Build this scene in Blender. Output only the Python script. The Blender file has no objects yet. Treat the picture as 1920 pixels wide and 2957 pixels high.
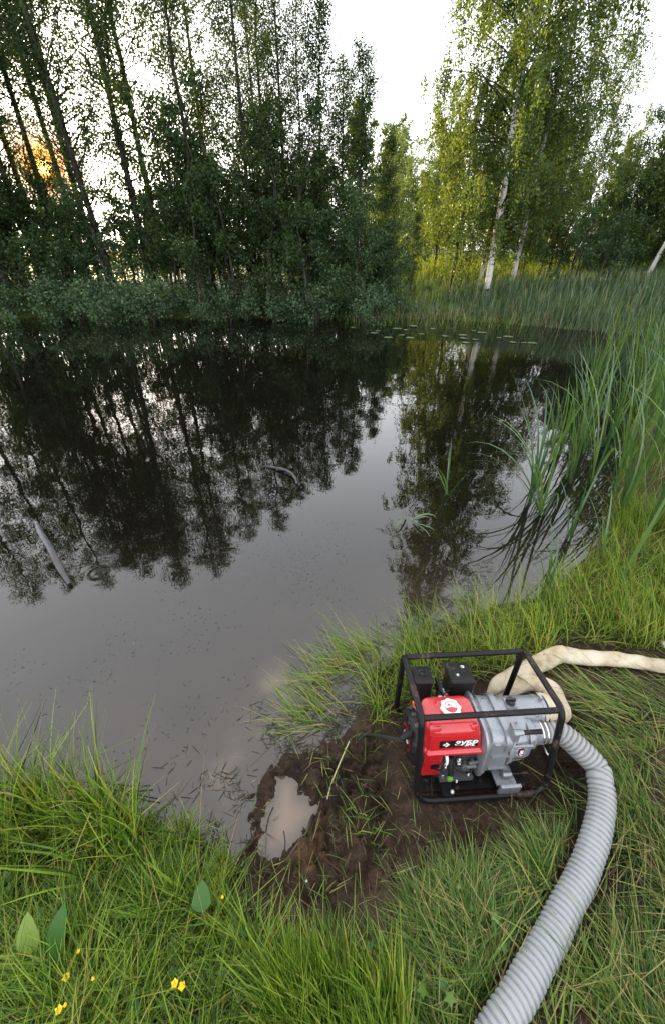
import bpy, bmesh, math, random
import numpy as np
from mathutils import Vector, Matrix
R_ = math.radians
sc = bpy.context.scene
COL = sc.collection

# ------------------------------------------------------------------ camera
CZ = 1.86
PITCH = R_(33.9)
cam_d = bpy.data.cameras.new('camera'); cam = bpy.data.objects.new('camera', cam_d); COL.objects.link(cam)
cam_d.sensor_fit = 'VERTICAL'; cam_d.sensor_height = 36; cam_d.lens = 36 * 0.3757
cam_d.clip_start = 0.02; cam_d.clip_end = 3000
cam.location = (0, 0, CZ); cam.rotation_euler = (math.pi / 2 - PITCH, 0, 0)
sc.camera = cam

# ------------------------------------------------------------------ sky, sun, exposure
SUN_EL, SUN_AZ = R_(7.0), R_(-29.4)          # azimuth from +Y, positive to the right
sun_dir = Vector((math.sin(SUN_AZ) * math.cos(SUN_EL), math.cos(SUN_AZ) * math.cos(SUN_EL), math.sin(SUN_EL)))
w = bpy.data.worlds.new('World'); sc.world = w; w.use_nodes = True
nt = w.node_tree; nt.nodes.clear()
sky = nt.nodes.new('ShaderNodeTexSky'); sky.sky_type = 'NISHITA'; sky.sun_disc = False
sky.sun_elevation = SUN_EL; sky.sun_rotation = SUN_AZ
sky.air_density = 1.0; sky.dust_density = 2.0; sky.ozone_density = 1.0; sky.altitude = 100
hs = nt.nodes.new('ShaderNodeHueSaturation'); hs.inputs['Saturation'].default_value = 0.3
nt.links.new(sky.outputs[0], hs.inputs['Color'])
veil = nt.nodes.new('ShaderNodeMixRGB'); veil.blend_type = 'MIX'; veil.inputs[0].default_value = 0.62
veil.inputs[2].default_value = (3.3, 3.35, 3.5, 1)     # thin bright cloud veil
nt.links.new(hs.outputs[0], veil.inputs[1])
# the low sun's own glow in the hazy air
tcw = nt.nodes.new('ShaderNodeTexCoord'); dtw = nt.nodes.new('ShaderNodeVectorMath'); dtw.operation = 'DOT_PRODUCT'; dtw.inputs[1].default_value = sun_dir
nt.links.new(tcw.outputs['Generated'], dtw.inputs[0])
def glow(c0, c1, col, src, bt='ADD'):
    mr = nt.nodes.new('ShaderNodeMapRange'); mr.interpolation_type = 'SMOOTHSTEP'; mr.inputs[1].default_value = math.cos(R_(c0)); mr.inputs[2].default_value = math.cos(R_(c1))
    nt.links.new(dtw.outputs['Value'], mr.inputs[0])
    mx = nt.nodes.new('ShaderNodeMixRGB'); mx.blend_type = bt; nt.links.new(mr.outputs[0], mx.inputs[0]); nt.links.new(src, mx.inputs[1]); mx.inputs[2].default_value = (*col, 1)
    return mx.outputs[0]
skyc = glow(18, 2, (2.2, 1.5, .8), veil.outputs[0]); skyc = glow(5.2, .3, (3.0, 1.15, .2), skyc, 'MIX'); skyc = glow(.75, .3, (30, 14, 2.5), skyc)
bg = nt.nodes.new('ShaderNodeBackground'); bg.inputs['Strength'].default_value = 0.12
nt.links.new(skyc, bg.inputs['Color'])
out = nt.nodes.new('ShaderNodeOutputWorld'); nt.links.new(bg.outputs[0], out.inputs['Surface'])

sun_d = bpy.data.lights.new('sun', 'SUN'); sun_d.energy = 3.1; sun_d.angle = R_(0.6); sun_d.color = (1.0, 0.72, 0.36)
sun = bpy.data.objects.new('sun', sun_d); COL.objects.link(sun)
sun.rotation_euler = (-sun_dir).to_track_quat('-Z', 'Y').to_euler(); sun.location = (0, 0, 30)

vs = sc.view_settings; vs.view_transform = 'Standard'; vs.look = 'None'; vs.gamma = 1.0; vs.use_curve_mapping = False
vs.exposure = 3.0
cy = sc.cycles
cy.max_bounces = 7; cy.diffuse_bounces = 3; cy.glossy_bounces = 3; cy.transmission_bounces = 4; cy.transparent_max_bounces = 6
cy.caustics_reflective = False; cy.caustics_refractive = False; cy.sample_clamp_indirect = 6.0
cy.use_denoising = True

# ------------------------------------------------------------------ projection helpers (photo pixels -> ground points)
F_, CX, CY = 1111.0, 960.0, 1478.5
cp, sp = math.cos(PITCH), math.sin(PITCH)
def ray(px, py):
    u, v = (px - CX) / F_, (py - CY) / F_
    return Vector((u, cp - v * sp, -sp - v * cp))
def gp(px, py, z=0.0):
    d = ray(px, py); t = (z - CZ) / d.z
    return (d.x * t, d.y * t)
def at_y(px, py, y):
    d = ray(px, py); t = y / d.y
    return (d.x * t, y, CZ + d.z * t)

# ------------------------------------------------------------------ object helpers
def tag(o, label=None, cat=None, group=None, kind=None):
    if label: o['label'] = label
    if cat: o['category'] = cat
    if group: o['group'] = group
    if kind: o['kind'] = kind
    return o
def empty(name, loc=(0, 0, 0), rot=None, parent=None):
    o = bpy.data.objects.new(name, None); COL.objects.link(o); o.location = loc
    o.empty_display_size = 0.1
    if rot: o.rotation_euler = rot
    if parent: o.parent = parent
    return o
def link(name, me, parent=None):
    o = bpy.data.objects.new(name, me); COL.objects.link(o)
    if parent: o.parent = parent
    return o
def np_mesh(name, V, Fc, mat=None, smooth=False, attrs=None, mats=None, mat_idx=None):
    V = np.asarray(V, np.float32).reshape(-1, 3); Fc = np.asarray(Fc, np.int32)
    k = Fc.shape[1]; n = len(Fc)
    me = bpy.data.meshes.new(name)
    me.vertices.add(len(V)); me.vertices.foreach_set('co', V.ravel())
    me.loops.add(n * k); me.loops.foreach_set('vertex_index', Fc.ravel())
    me.polygons.add(n); me.polygons.foreach_set('loop_start', np.arange(0, n * k, k, dtype=np.int32))
    if mats:
        for m in mats: me.materials.append(m)
        if mat_idx is not None: me.polygons.foreach_set('material_index', np.asarray(mat_idx, np.int32))
    elif mat: me.materials.append(mat)
    me.update(calc_edges=True)
    if attrs:
        for an, av in attrs.items():
            a = me.attributes.new(an, 'FLOAT', 'POINT'); a.data.foreach_set('value', np.asarray(av, np.float32))
    me.polygons.foreach_set('use_smooth', np.full(n, smooth))
    return me
def bm_obj(name, bm, mat, parent=None, smooth=False, bevel=0.0, seg=2):
    if bevel:
        es = [e for e in bm.edges if len(e.link_faces) == 2 and e.calc_face_angle(0) > 0.6]
        bmesh.ops.bevel(bm, geom=es, offset=bevel, segments=seg, profile=0.7, affect='EDGES', clamp_overlap=True)
    bmesh.ops.recalc_face_normals(bm, faces=bm.faces)
    me = bpy.data.meshes.new(name); bm.to_mesh(me); bm.free(); me.materials.append(mat)
    if smooth:
        me.polygons.foreach_set('use_smooth', [True] * len(me.polygons))
        try: me.set_sharp_from_angle(angle=R_(38))
        except Exception: pass
    return link(name, me, parent)
def add_box(bm, x0, x1, y0, y1, z0, z1, M=None):
    vs_ = [bm.verts.new(p) for p in ((x0,y0,z0),(x1,y0,z0),(x1,y1,z0),(x0,y1,z0),(x0,y0,z1),(x1,y0,z1),(x1,y1,z1),(x0,y1,z1))]
    for f in ((0,3,2,1),(4,5,6,7),(0,1,5,4),(1,2,6,5),(2,3,7,6),(3,0,4,7)): bm.faces.new([vs_[i] for i in f])
    if M: bmesh.ops.transform(bm, matrix=M, verts=vs_)
    return vs_
def add_rings(bm, rings, cap0=True, cap1=True, closed=True):
    L = [[bm.verts.new(p) for p in r] for r in rings]
    n = len(L[0])
    for a, b in zip(L, L[1:]):
        for i in range(n if closed else n - 1):
            j = (i + 1) % n
            bm.faces.new((a[i], a[j], b[j], b[i]))
    if cap0: bm.faces.new(L[0][::-1])
    if cap1: bm.faces.new(L[-1])
    return L
def axis_lathe(bm, axis, c, prof, n=28):
    """prof: list of (position along axis, radius); axis 'x','y','z'; c = centre of the other coords"""
    rings = []
    for s, r in prof:
        ring = []
        for k in range(n):
            a = 2 * math.pi * k / n; p, q = r * math.cos(a), r * math.sin(a)
            ring.append({'x': (s, c[1] + p, c[2] + q), 'y': (c[0] + q, s, c[2] + p), 'z': (c[0] + p, c[1] + q, s)}[axis])
        rings.append(ring)
    add_rings(bm, rings)
def rrect(x0, x1, y0, y1, r, n=5):
    P = []
    for cx_, cy_, a0 in ((x1 - r, y1 - r, 0), (x0 + r, y1 - r, 90), (x0 + r, y0 + r, 180), (x1 - r, y0 + r, 270)):
        for k in range(n + 1):
            a = R_(a0 + 90 * k / n); P.append((cx_ + r * math.cos(a), cy_ + r * math.sin(a)))
    return P
def round_path(pts, rad, seg=7):
    """polyline with rounded corners"""
    P = [Vector(p) for p in pts]; outp = [P[0]]
    for i in range(1, len(P) - 1):
        r = rad[i - 1] if isinstance(rad, (list, tuple)) else rad
        a, b, c = P[i - 1], P[i], P[i + 1]
        d0 = (a - b).normalized(); d1 = (c - b).normalized()
        ang = d0.angle(d1); t = min(r / math.tan(ang / 2), (a - b).length * .49, (c - b).length * .49)
        p0, p1 = b + d0 * t, b + d1 * t
        for k in range(seg + 1):
            s = k / seg
            outp.append((1 - s) ** 2 * p0 + 2 * s * (1 - s) * b + s * s * p1)
    outp.append(P[-1]); return outp
def frames(P):
    P = [Vector(p) for p in P]; T = []
    for i in range(len(P)):
        T.append((P[min(i + 1, len(P) - 1)] - P[max(i - 1, 0)]).normalized())
    n = T[0].orthogonal().normalized(); out_ = []
    for i, t in enumerate(T):
        n = (n - t * n.dot(t)).normalized(); out_.append((P[i], t, n, t.cross(n)))
    return out_
def add_tube(bm, pts, r, n=12, cap=True):
    rings = []
    fr = frames(pts)
    for i, (p, t, a, b) in enumerate(fr):
        rr = r[i] if hasattr(r, '__len__') else r
        rings.append([p + (a * math.cos(2 * math.pi * k / n) + b * math.sin(2 * math.pi * k / n)) * rr for k in range(n)])
    add_rings(bm, rings, cap, cap)
def catmull(P, m=8):
    P = [np.array(p, float) for p in P]; P = [2 * P[0] - P[1]] + P + [2 * P[-1] - P[-2]]; o = []
    for i in range(1, len(P) - 2):
        for k in range(m):
            t = k / m
            o.append(.5 * ((2 * P[i]) + (-P[i-1] + P[i+1]) * t + (2*P[i-1] - 5*P[i] + 4*P[i+1] - P[i+2]) * t*t + (-P[i-1] + 3*P[i] - 3*P[i+1] + P[i+2]) * t**3))
    o.append(P[-2]); return o
def resample(P, step):
    P = np.array(P); d = np.r_[0, np.cumsum(np.linalg.norm(np.diff(P, axis=0), axis=1))]
    s = np.arange(0, d[-1], step)
    return np.c_[np.interp(s, d, P[:, 0]), np.interp(s, d, P[:, 1]), np.interp(s, d, P[:, 2])], s

# ------------------------------------------------------------------ numpy noise
def _hash(ix, iy, seed):
    h = (ix * 374761393 + iy * 668265263 + seed * 974711) & 0x7fffffff
    h = ((h ^ (h >> 13)) * 1274126177) & 0x7fffffff
    return ((h ^ (h >> 16)) & 0xffff) / 65535.0
def vnoise(x, y, seed=0):
    ix = np.floor(x).astype(np.int64); iy = np.floor(y).astype(np.int64)
    fx = x - ix; fy = y - iy; fx = fx * fx * (3 - 2 * fx); fy = fy * fy * (3 - 2 * fy)
    a = _hash(ix, iy, seed); b = _hash(ix + 1, iy, seed); c = _hash(ix, iy + 1, seed); d = _hash(ix + 1, iy + 1, seed)
    return (a * (1 - fx) + b * fx) * (1 - fy) + (c * (1 - fx) + d * fx) * fy
def fbm(x, y, seed=0, o=4):
    s = 0; a = .5
    for k in range(o):
        s = s + a * vnoise(x, y, seed + k * 17); x = x * 2.03 + 3.1; y = y * 2.03 + 1.7; a *= .5
    return s
def poly_sd(px, py, poly):
    """signed distance, positive inside the polygon"""
    P = np.array(poly, float); Q = np.roll(P, -1, 0)
    d2 = np.full(px.shape, 1e9); ins = np.zeros(px.shape, bool)
    for (ax, ay), (bx, by) in zip(P, Q):
        ex, ey = bx - ax, by - ay
        t = np.clip(((px - ax) * ex + (py - ay) * ey) / (ex * ex + ey * ey + 1e-12), 0, 1)
        d2 = np.minimum(d2, (px - ax - t * ex) ** 2 + (py - ay - t * ey) ** 2)
        c = ((ay > py) != (by > py)) & (px < ex * (py - ay) / (by - ay + 1e-12) + ax)
        ins ^= c
    return np.where(ins, 1, -1) * np.sqrt(d2)
def sstep(a, b, x):
    t = np.clip((x - a) / (b - a), 0, 1); return t * t * (3 - 2 * t)
def pts_px(L, z=0.0): return [gp(x, y, z) for x, y in L]

# ------------------------------------------------------------------ the lie of the land
POND = pts_px([(0, 2455), (200, 2395), (330, 2370), (450, 2400), (600, 2430), (700, 2480), (745, 2420), (715, 2330), (740, 2255), (830, 2190),
               (900, 2180), (1000, 2105), (1060, 2075), (1095, 2010), (1075, 1950), (1140, 1885), (1250, 1800), (1400, 1755), (1560, 1735),
               (1680, 1640), (1740, 1540), (1800, 1370), (1860, 1150), (1990, 1000), (1920, 975), (1800, 962), (1600, 945), (1450, 932), (1250, 919),
               (1000, 916), (700, 919), (400, 914), (0, 917), (-300, 914)]) + [(-20, 15.2), (-24, 8), (-14, 1.0), (-4, 0.25), (-2.2, 0.2)]
PUDDLE = pts_px([(815, 2250), (850, 2255), (858, 2300), (912, 2335), (885, 2385), (855, 2425), (825, 2452), (785, 2462), (762, 2452), (772, 2405), (785, 2340), (800, 2285)], 0.02)
MUD = pts_px([(840, 2170), (1000, 2120), (1090, 2085), (1190, 2110), (1400, 2050), (1640, 2060), (1920, 2000), (1960, 2140), (1720, 2160), (1680, 2260), (1600, 2330),
              (1400, 2420), (1190, 2470), (1120, 2560), (1030, 2620), (900, 2620), (760, 2560), (700, 2500), (700, 2300)], 0.1)
# pump placement (fitted to the photograph): origin at the middle of its front rail
PUMP_R = Matrix(((0.99802677, -0.06277294, 0.00145901), (0.06227452, 0.99253884, 0.10482617), (-0.00802837, -0.10452846, 0.99448949)))
PUMP_T = Vector((0.5615, 0.6102, CZ - 1.732))
def pw(p): return PUMP_R @ Vector(p) + PUMP_T      # pump local -> world

def pond_sd(x, y): return -poly_sd(x, y, POND)      # positive on land
def mud_mask(x, y):
    return sstep(-0.06, 0.08, poly_sd(x, y, MUD) + 0.12 * (fbm(x * 7, y * 7, 5) - .5))
def height(x, y, fine=True):
    x = np.asarray(x, float); y = np.asarray(y, float)
    s = pond_sd(x, y)
    s = s + 0.05 * (fbm(x * 6, y * 6, 2) - .47) * np.exp(-np.abs(s) * 3)
    near = 0.42 * (1 - np.exp(-0.52 * np.maximum(s, 0)))
    far = 1.15 * (1 - np.exp(-0.62 * np.maximum(s, 0))) + 0.006 * np.maximum(s - 4, 0)
    wf = sstep(5, 10.5, y) * 1.0
    h = near * (1 - wf) + far * wf
    wet = -0.7 * (1 - np.exp(0.45 * np.minimum(s, 0)))
    h = np.where(s > 0, h, wet)
    if fine:
        d = np.hypot(x, y); nf = np.exp(-(d / 7) ** 2) * (s > -0.5)
        h = h + nf * 0.05 * (fbm(x * 3, y * 3, 11) - .47)
        m = mud_mask(x, y) * nf
        rough = 0.10 * (fbm(x * 9, y * 9, 21, 4) - .47) + 0.13 * (np.abs(fbm(x * 20, y * 20, 31, 3) - .45) - .06) + 0.034 * (fbm(x * 52, y * 52, 35, 3) - .45)
        wx_, wy_ = x + .03 * (fbm(x * 15, y * 15, 61) - .5), y + .03 * (fbm(x * 15, y * 15, 62) - .5)
        rough = rough + .042 * np.abs(2 * vnoise(wx_ * 24, wy_ * 24, 63) - 1) + .026 * np.abs(2 * vnoise(wx_ * 47, wy_ * 47, 64) - 1) - .03
        h = h + m * rough + (1 - m) * nf * 0.02 * (fbm(x * 18, y * 18, 23, 2) - .4)
        pd = poly_sd(x, y, PUDDLE)
        k = sstep(-0.03, 0.03, pd); h = np.where(pd < 0, np.maximum(h, .022 + .45 * pd), h); h = h * (1 - k) + (-0.03) * k
        rim = np.exp(-((pd + 0.06) / 0.04) ** 2) * sstep(.35, .6, fbm(x * 9, y * 9, 71, 3)); h = h + rim * (0.004 + .045 * (np.abs(2 * vnoise(x * 33, y * 33, 72) - 1)))
    # the trodden pad the pump stands on
    lx = (x - PUMP_T.x) * 0.998 + (y - PUMP_T.y) * 0.062; ly = (y - PUMP_T.y) * 0.993 - (x - PUMP_T.x) * 0.063
    q = np.maximum(np.abs(lx) - 0.27, np.abs(ly - 0.18) - 0.21)
    k = sstep(0.12, 0.0, q)
    plane = PUMP_T.z - 0.016 - 0.105 * ly - 0.008 * lx + 0.02 * (fbm(x * 12, y * 12, 41) - .5)
    return h * (1 - k) + plane * k
def hz(x, y): return float(height(np.array([x]), np.array([y]))[0])

# ------------------------------------------------------------------ materials
def nodes_of(name):
    m = bpy.data.materials.new(name); m.use_nodes = True; t = m.node_tree
    return m, t, t.nodes['Principled BSDF'], t.nodes['Material Output']
def simple(name, col, rough=.5, metal=0, coat=0, bump=0, bscale=60, var=0.0, spec=None, dirt=0.0):
    m, t, p, o = nodes_of(name)
    p.inputs['Base Color'].default_value = (*col, 1); p.inputs['Roughness'].default_value = rough; p.inputs['Metallic'].default_value = metal
    p.inputs['Coat Weight'].default_value = coat; p.inputs['Coat Roughness'].default_value = .08
    if spec is not None: p.inputs['Specular IOR Level'].default_value = spec
    if var or bump:
        tc = t.nodes.new('ShaderNodeTexCoord'); n = t.nodes.new('ShaderNodeTexNoise'); n.inputs['Scale'].default_value = bscale; n.inputs['Detail'].default_value = 6
        t.links.new(tc.outputs['Object'], n.inputs['Vector'])
        if var:
            mx = t.nodes.new('ShaderNodeMixRGB'); mx.blend_type = 'MIX'
            r = t.nodes.new('ShaderNodeMapRange'); r.inputs[1].default_value = .45; r.inputs[2].default_value = .7
            t.links.new(n.outputs['Fac'], r.inputs[0]); t.links.new(r.outputs[0], mx.inputs[0])
            mx.inputs[1].default_value = (*col, 1); mx.inputs[2].default_value = (*[c * (1 - var) + .06 * var for c in col], 1)
            t.links.new(mx.outputs[0], p.inputs['Base Color'])
        if bump:
            b = t.nodes.new('ShaderNodeBump'); b.inputs['Strength'].default_value = bump; b.inputs['Distance'].default_value = .002
            t.links.new(n.outputs['Fac'], b.inputs['Height']); t.links.new(b.outputs[0], p.inputs['Normal'])
    if dirt:      # dried mud splashes and dust
        tc2 = t.nodes.new('ShaderNodeTexCoord'); a = t.nodes.new('ShaderNodeTexNoise'); a.inputs['Scale'].default_value = 55; a.inputs['Detail'].default_value = 8; a.inputs['Roughness'].default_value = .7
        b2 = t.nodes.new('ShaderNodeTexNoise'); b2.inputs['Scale'].default_value = 9; b2.inputs['Detail'].default_value = 3
        t.links.new(tc2.outputs['Object'], a.inputs['Vector']); t.links.new(tc2.outputs['Object'], b2.inputs['Vector'])
        su = t.nodes.new('ShaderNodeMath'); su.operation = 'ADD'; t.links.new(a.outputs['Fac'], su.inputs[0]); t.links.new(b2.outputs['Fac'], su.inputs[1])
        mr = t.nodes.new('ShaderNodeMapRange'); mr.inputs[1].default_value = 1.22 - .25 * dirt; mr.inputs[2].default_value = 1.36 - .2 * dirt; mr.inputs[3].default_value = .05 * dirt; mr.inputs[4].default_value = .75
        t.links.new(su.outputs[0], mr.inputs[0]); md = t.nodes.new('ShaderNodeMixRGB'); t.links.new(mr.outputs[0], md.inputs[0]); md.inputs[2].default_value = (.09, .06, .042, 1)
        if p.inputs['Base Color'].links: t.links.new(p.inputs['Base Color'].links[0].from_socket, md.inputs[1])
        else: md.inputs[1].default_value = (*col, 1)
        t.links.new(md.outputs[0], p.inputs['Base Color'])
        rr = t.nodes.new('ShaderNodeMapRange'); rr.inputs[3].default_value = rough; rr.inputs[4].default_value = .85; t.links.new(mr.outputs[0], rr.inputs[0]); t.links.new(rr.outputs[0], p.inputs['Roughness'])
    return m
def leafy(name, stops, transl=.4, rough=.5, tmul=(1.25, 1.1, .5), gloss=.018):
    """blade / leaf: colour picked by the point attribute 'tint' along stops"""
    m = bpy.data.materials.new(name); m.use_nodes = True; t = m.node_tree; t.nodes.clear()
    at = t.nodes.new('ShaderNodeAttribute'); at.attribute_name = 'tint'
    cr = t.nodes.new('ShaderNodeValToRGB'); e = cr.color_ramp.elements
    while len(e) < len(stops): e.new(.5)
    for i, (p_, c) in enumerate(stops): e[i].position = p_; e[i].color = (*c, 1)
    t.links.new(at.outputs['Fac'], cr.inputs[0])
    d = t.nodes.new('ShaderNodeBsdfDiffuse'); tr = t.nodes.new('ShaderNodeBsdfTranslucent'); g = t.nodes.new('ShaderNodeBsdfGlossy')
    g.inputs['Roughness'].default_value = rough; g.inputs['Color'].default_value = (.9, .95, 1, 1)
    mu = t.nodes.new('ShaderNodeMixRGB'); mu.blend_type = 'MULTIPLY'; mu.inputs[0].default_value = 1; mu.inputs[2].default_value = (*tmul, 1)
    t.links.new(cr.outputs[0], d.inputs[0]); t.links.new(cr.outputs[0], mu.inputs[1]); t.links.new(mu.outputs[0], tr.inputs[0])
    m1 = t.nodes.new('ShaderNodeMixShader'); m1.inputs[0].default_value = transl
    t.links.new(d.outputs[0], m1.inputs[1]); t.links.new(tr.outputs[0], m1.inputs[2])
    m2 = t.nodes.new('ShaderNodeMixShader'); m2.inputs[0].default_value = gloss
    t.links.new(m1.outputs[0], m2.inputs[1]); t.links.new(g.outputs[0], m2.inputs[2])
    o = t.nodes.new('ShaderNodeOutputMaterial'); t.links.new(m2.outputs[0], o.inputs[0])
    return m
M = {}
M['grass'] = leafy('grass blade', [(0, (.018, .05, .006)), (.4, (.11, .20, .018)), (.75, (.23, .345, .034)), (.88, (.30, .28, .055)), (1, (.34, .26, .11))], .34)
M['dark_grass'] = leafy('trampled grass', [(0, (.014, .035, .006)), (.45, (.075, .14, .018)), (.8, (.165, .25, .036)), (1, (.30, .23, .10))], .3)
M['straw'] = leafy('dead grass', [(0, (.05, .032, .018)), (.5, (.12, .085, .04)), (1, (.26, .20, .10))], .25)
M['wetweed'] = leafy('drowned weed', [(0, (.012, .012, .008)), (.5, (.035, .035, .018)), (.85, (.07, .08, .03)), (1, (.3, .28, .2))], .2, gloss=.01)
M['cattail'] = leafy('cattail blade', [(0, (.025, .065, .022)), (.6, (.065, .135, .042)), (.85, (.13, .20, .045)), (1, (.27, .21, .10))], .35, .35, (1.1, 1.15, .5), .05)
M['reed'] = leafy('far cattail blade', [(0, (.026, .06, .03)), (.5, (.075, .135, .065)), (.85, (.15, .205, .09)), (1, (.34, .28, .18))], .3, .4, (1.1, 1.1, .6), .03)  # bluish cast of lens haze mixed into the blade colour
M['leaf'] = leafy('aspen leaf', [(0, (.016, .034, .012)), (.6, (.032, .066, .018)), (1, (.06, .10, .024))], .42, .4, (1.5, 1.15, .3))
M['birch_leaf'] = leafy('birch leaf', [(0, (.035, .07, .018)), (.6, (.07, .12, .026)), (1, (.11, .16, .03))], .45, .4, (1.45, 1.2, .3))
M['bush_leaf'] = leafy('willow leaf', [(0, (.03, .06, .025)), (.6, (.055, .105, .04)), (1, (.09, .14, .05))], .35, .4, (1.3, 1.1, .4))
M['low_leaf'] = leafy('pale willow leaf', [(0, (.025, .055, .026)), (.6, (.065, .125, .055)), (1, (.12, .18, .075))], .3, .4, (1.3, 1.1, .4), .02)
M['far_leaf'] = leafy('far tree leaf', [(0, (.05, .09, .038)), (.6, (.085, .14, .055)), (1, (.13, .19, .075))], .4, .5, (1.3, 1.1, .4), .01)
M['broad'] = leafy('broad weed leaf', [(0, (.03, .09, .015)), (.5, (.055, .14, .022)), (1, (.2, .28, .05))], .35, .35, (1.2, 1.1, .4), .02)
M['yellow'] = simple('yellow petal', (.75, .5, .01), .4)
M['white_petal'] = simple('white petal', (.42, .41, .36), .6)
M['lily'] = simple('lily pad', (.10, .13, .06), .35, spec=.5)

def bark(name, base, dark, sx, birch=False):
    m, t, p, o = nodes_of(name); p.inputs['Roughness'].default_value = .85; p.inputs['Specular IOR Level'].default_value = .15
    tc = t.nodes.new('ShaderNodeTexCoord'); mp = t.nodes.new('ShaderNodeMapping'); mp.inputs['Scale'].default_value = sx
    n = t.nodes.new('ShaderNodeTexNoise'); n.inputs['Scale'].default_value = 1; n.inputs['Detail'].default_value = 5
    t.links.new(tc.outputs['Object'], mp.inputs[0]); t.links.new(mp.outputs[0], n.inputs['Vector'])
    cr = t.nodes.new('ShaderNodeValToRGB'); e = cr.color_ramp.elements
    e[0].position, e[1].position = (.36, .47) if birch else (.35, .65)
    e[0].color = (*dark, 1); e[1].color = (*base, 1); t.links.new(n.outputs['Fac'], cr.inputs[0]); t.links.new(cr.outputs[0], p.inputs['Base Color'])
    b = t.nodes.new('ShaderNodeBump'); b.inputs['Strength'].default_value = .5; b.inputs['Distance'].default_value = .02
    t.links.new(n.outputs['Fac'], b.inputs['Height']); t.links.new(b.outputs[0], p.inputs['Normal'])
    return m
M['bark'] = bark('grey bark', (.055, .05, .04), (.018, .016, .013), (9, 9, 3))
M['birch'] = bark('white birch bark', (.55, .53, .49), (.03, .028, .025), (3.5, 3.5, 7), True)

def ground_mat():
    m, t, p, o = nodes_of('muddy ground'); p.inputs['Specular IOR Level'].default_value = .16
    tc = t.nodes.new('ShaderNodeTexCoord')
    def noise(s, det=6, rough=.6):
        n = t.nodes.new('ShaderNodeTexNoise'); n.inputs['Scale'].default_value = s; n.inputs['Detail'].default_value = det; n.inputs['Roughness'].default_value = rough
        t.links.new(tc.outputs['Object'], n.inputs['Vector']); return n
    n1, n2, n3 = noise(3), noise(28, 8, .7), noise(150, 4)
    cr = t.nodes.new('ShaderNodeValToRGB'); e = cr.color_ramp.elements; e.new(.5)
    for i, (q, c) in enumerate(((.34, (.008, .005, .0035)), (.5, (.036, .022, .014)), (.66, (.09, .056, .036)))): e[i].position = q; e[i].color = (*c, 1)
    mixn = t.nodes.new('ShaderNodeMixRGB'); mixn.inputs[0].default_value = .5
    t.links.new(n1.outputs['Fac'], mixn.inputs[1]); t.links.new(n2.outputs['Fac'], mixn.inputs[2]); t.links.new(mixn.outputs[0], cr.inputs[0])
    # grass-covered earth far off, clay patch by the puddle
    at = t.nodes.new('ShaderNodeAttribute'); at.attribute_name = 'turf'
    gr = t.nodes.new('ShaderNodeValToRGB'); ge = gr.color_ramp.elements
    ge[0].position, ge[1].position = .35, .7; ge[0].color = (.05, .085, .018, 1); ge[1].color = (.14, .18, .035, 1)
    t.links.new(n1.outputs['Fac'], gr.inputs[0])
    mg = t.nodes.new('ShaderNodeMixRGB'); t.links.new(at.outputs['Fac'], mg.inputs[0]); t.links.new(cr.outputs[0], mg.inputs[1]); t.links.new(gr.outputs[0], mg.inputs[2])
    ac = t.nodes.new('ShaderNodeAttribute'); ac.attribute_name = 'clay'
    mc = t.nodes.new('ShaderNodeMixRGB'); t.links.new(ac.outputs['Fac'], mc.inputs[0]); t.links.new(mg.outputs[0], mc.inputs[1]); mc.inputs[2].default_value = (.2, .105, .05, 1)
    t.links.new(mc.outputs[0], p.inputs['Base Color'])
    rr = t.nodes.new('ShaderNodeMapRange'); rr.inputs[1].default_value = .35; rr.inputs[2].default_value = .65; rr.inputs[3].default_value = .28; rr.inputs[4].default_value = .75
    t.links.new(n2.outputs['Fac'], rr.inputs[0]); t.links.new(rr.outputs[0], p.inputs['Roughness'])
    b = t.nodes.new('ShaderNodeBump'); b.inputs['Strength'].default_value = 1.0; b.inputs['Distance'].default_value = .022
    b2 = t.nodes.new('ShaderNodeBump'); b2.inputs['Strength'].default_value = .5; b2.inputs['Distance'].default_value = .004
    t.links.new(n2.outputs['Fac'], b.inputs['Height']); t.links.new(n3.outputs['Fac'], b2.inputs['Height']); t.links.new(b.outputs[0], b2.inputs['Normal']); t.links.new(b2.outputs[0], p.inputs['Normal'])
    return m
M['ground'] = ground_mat()

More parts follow.
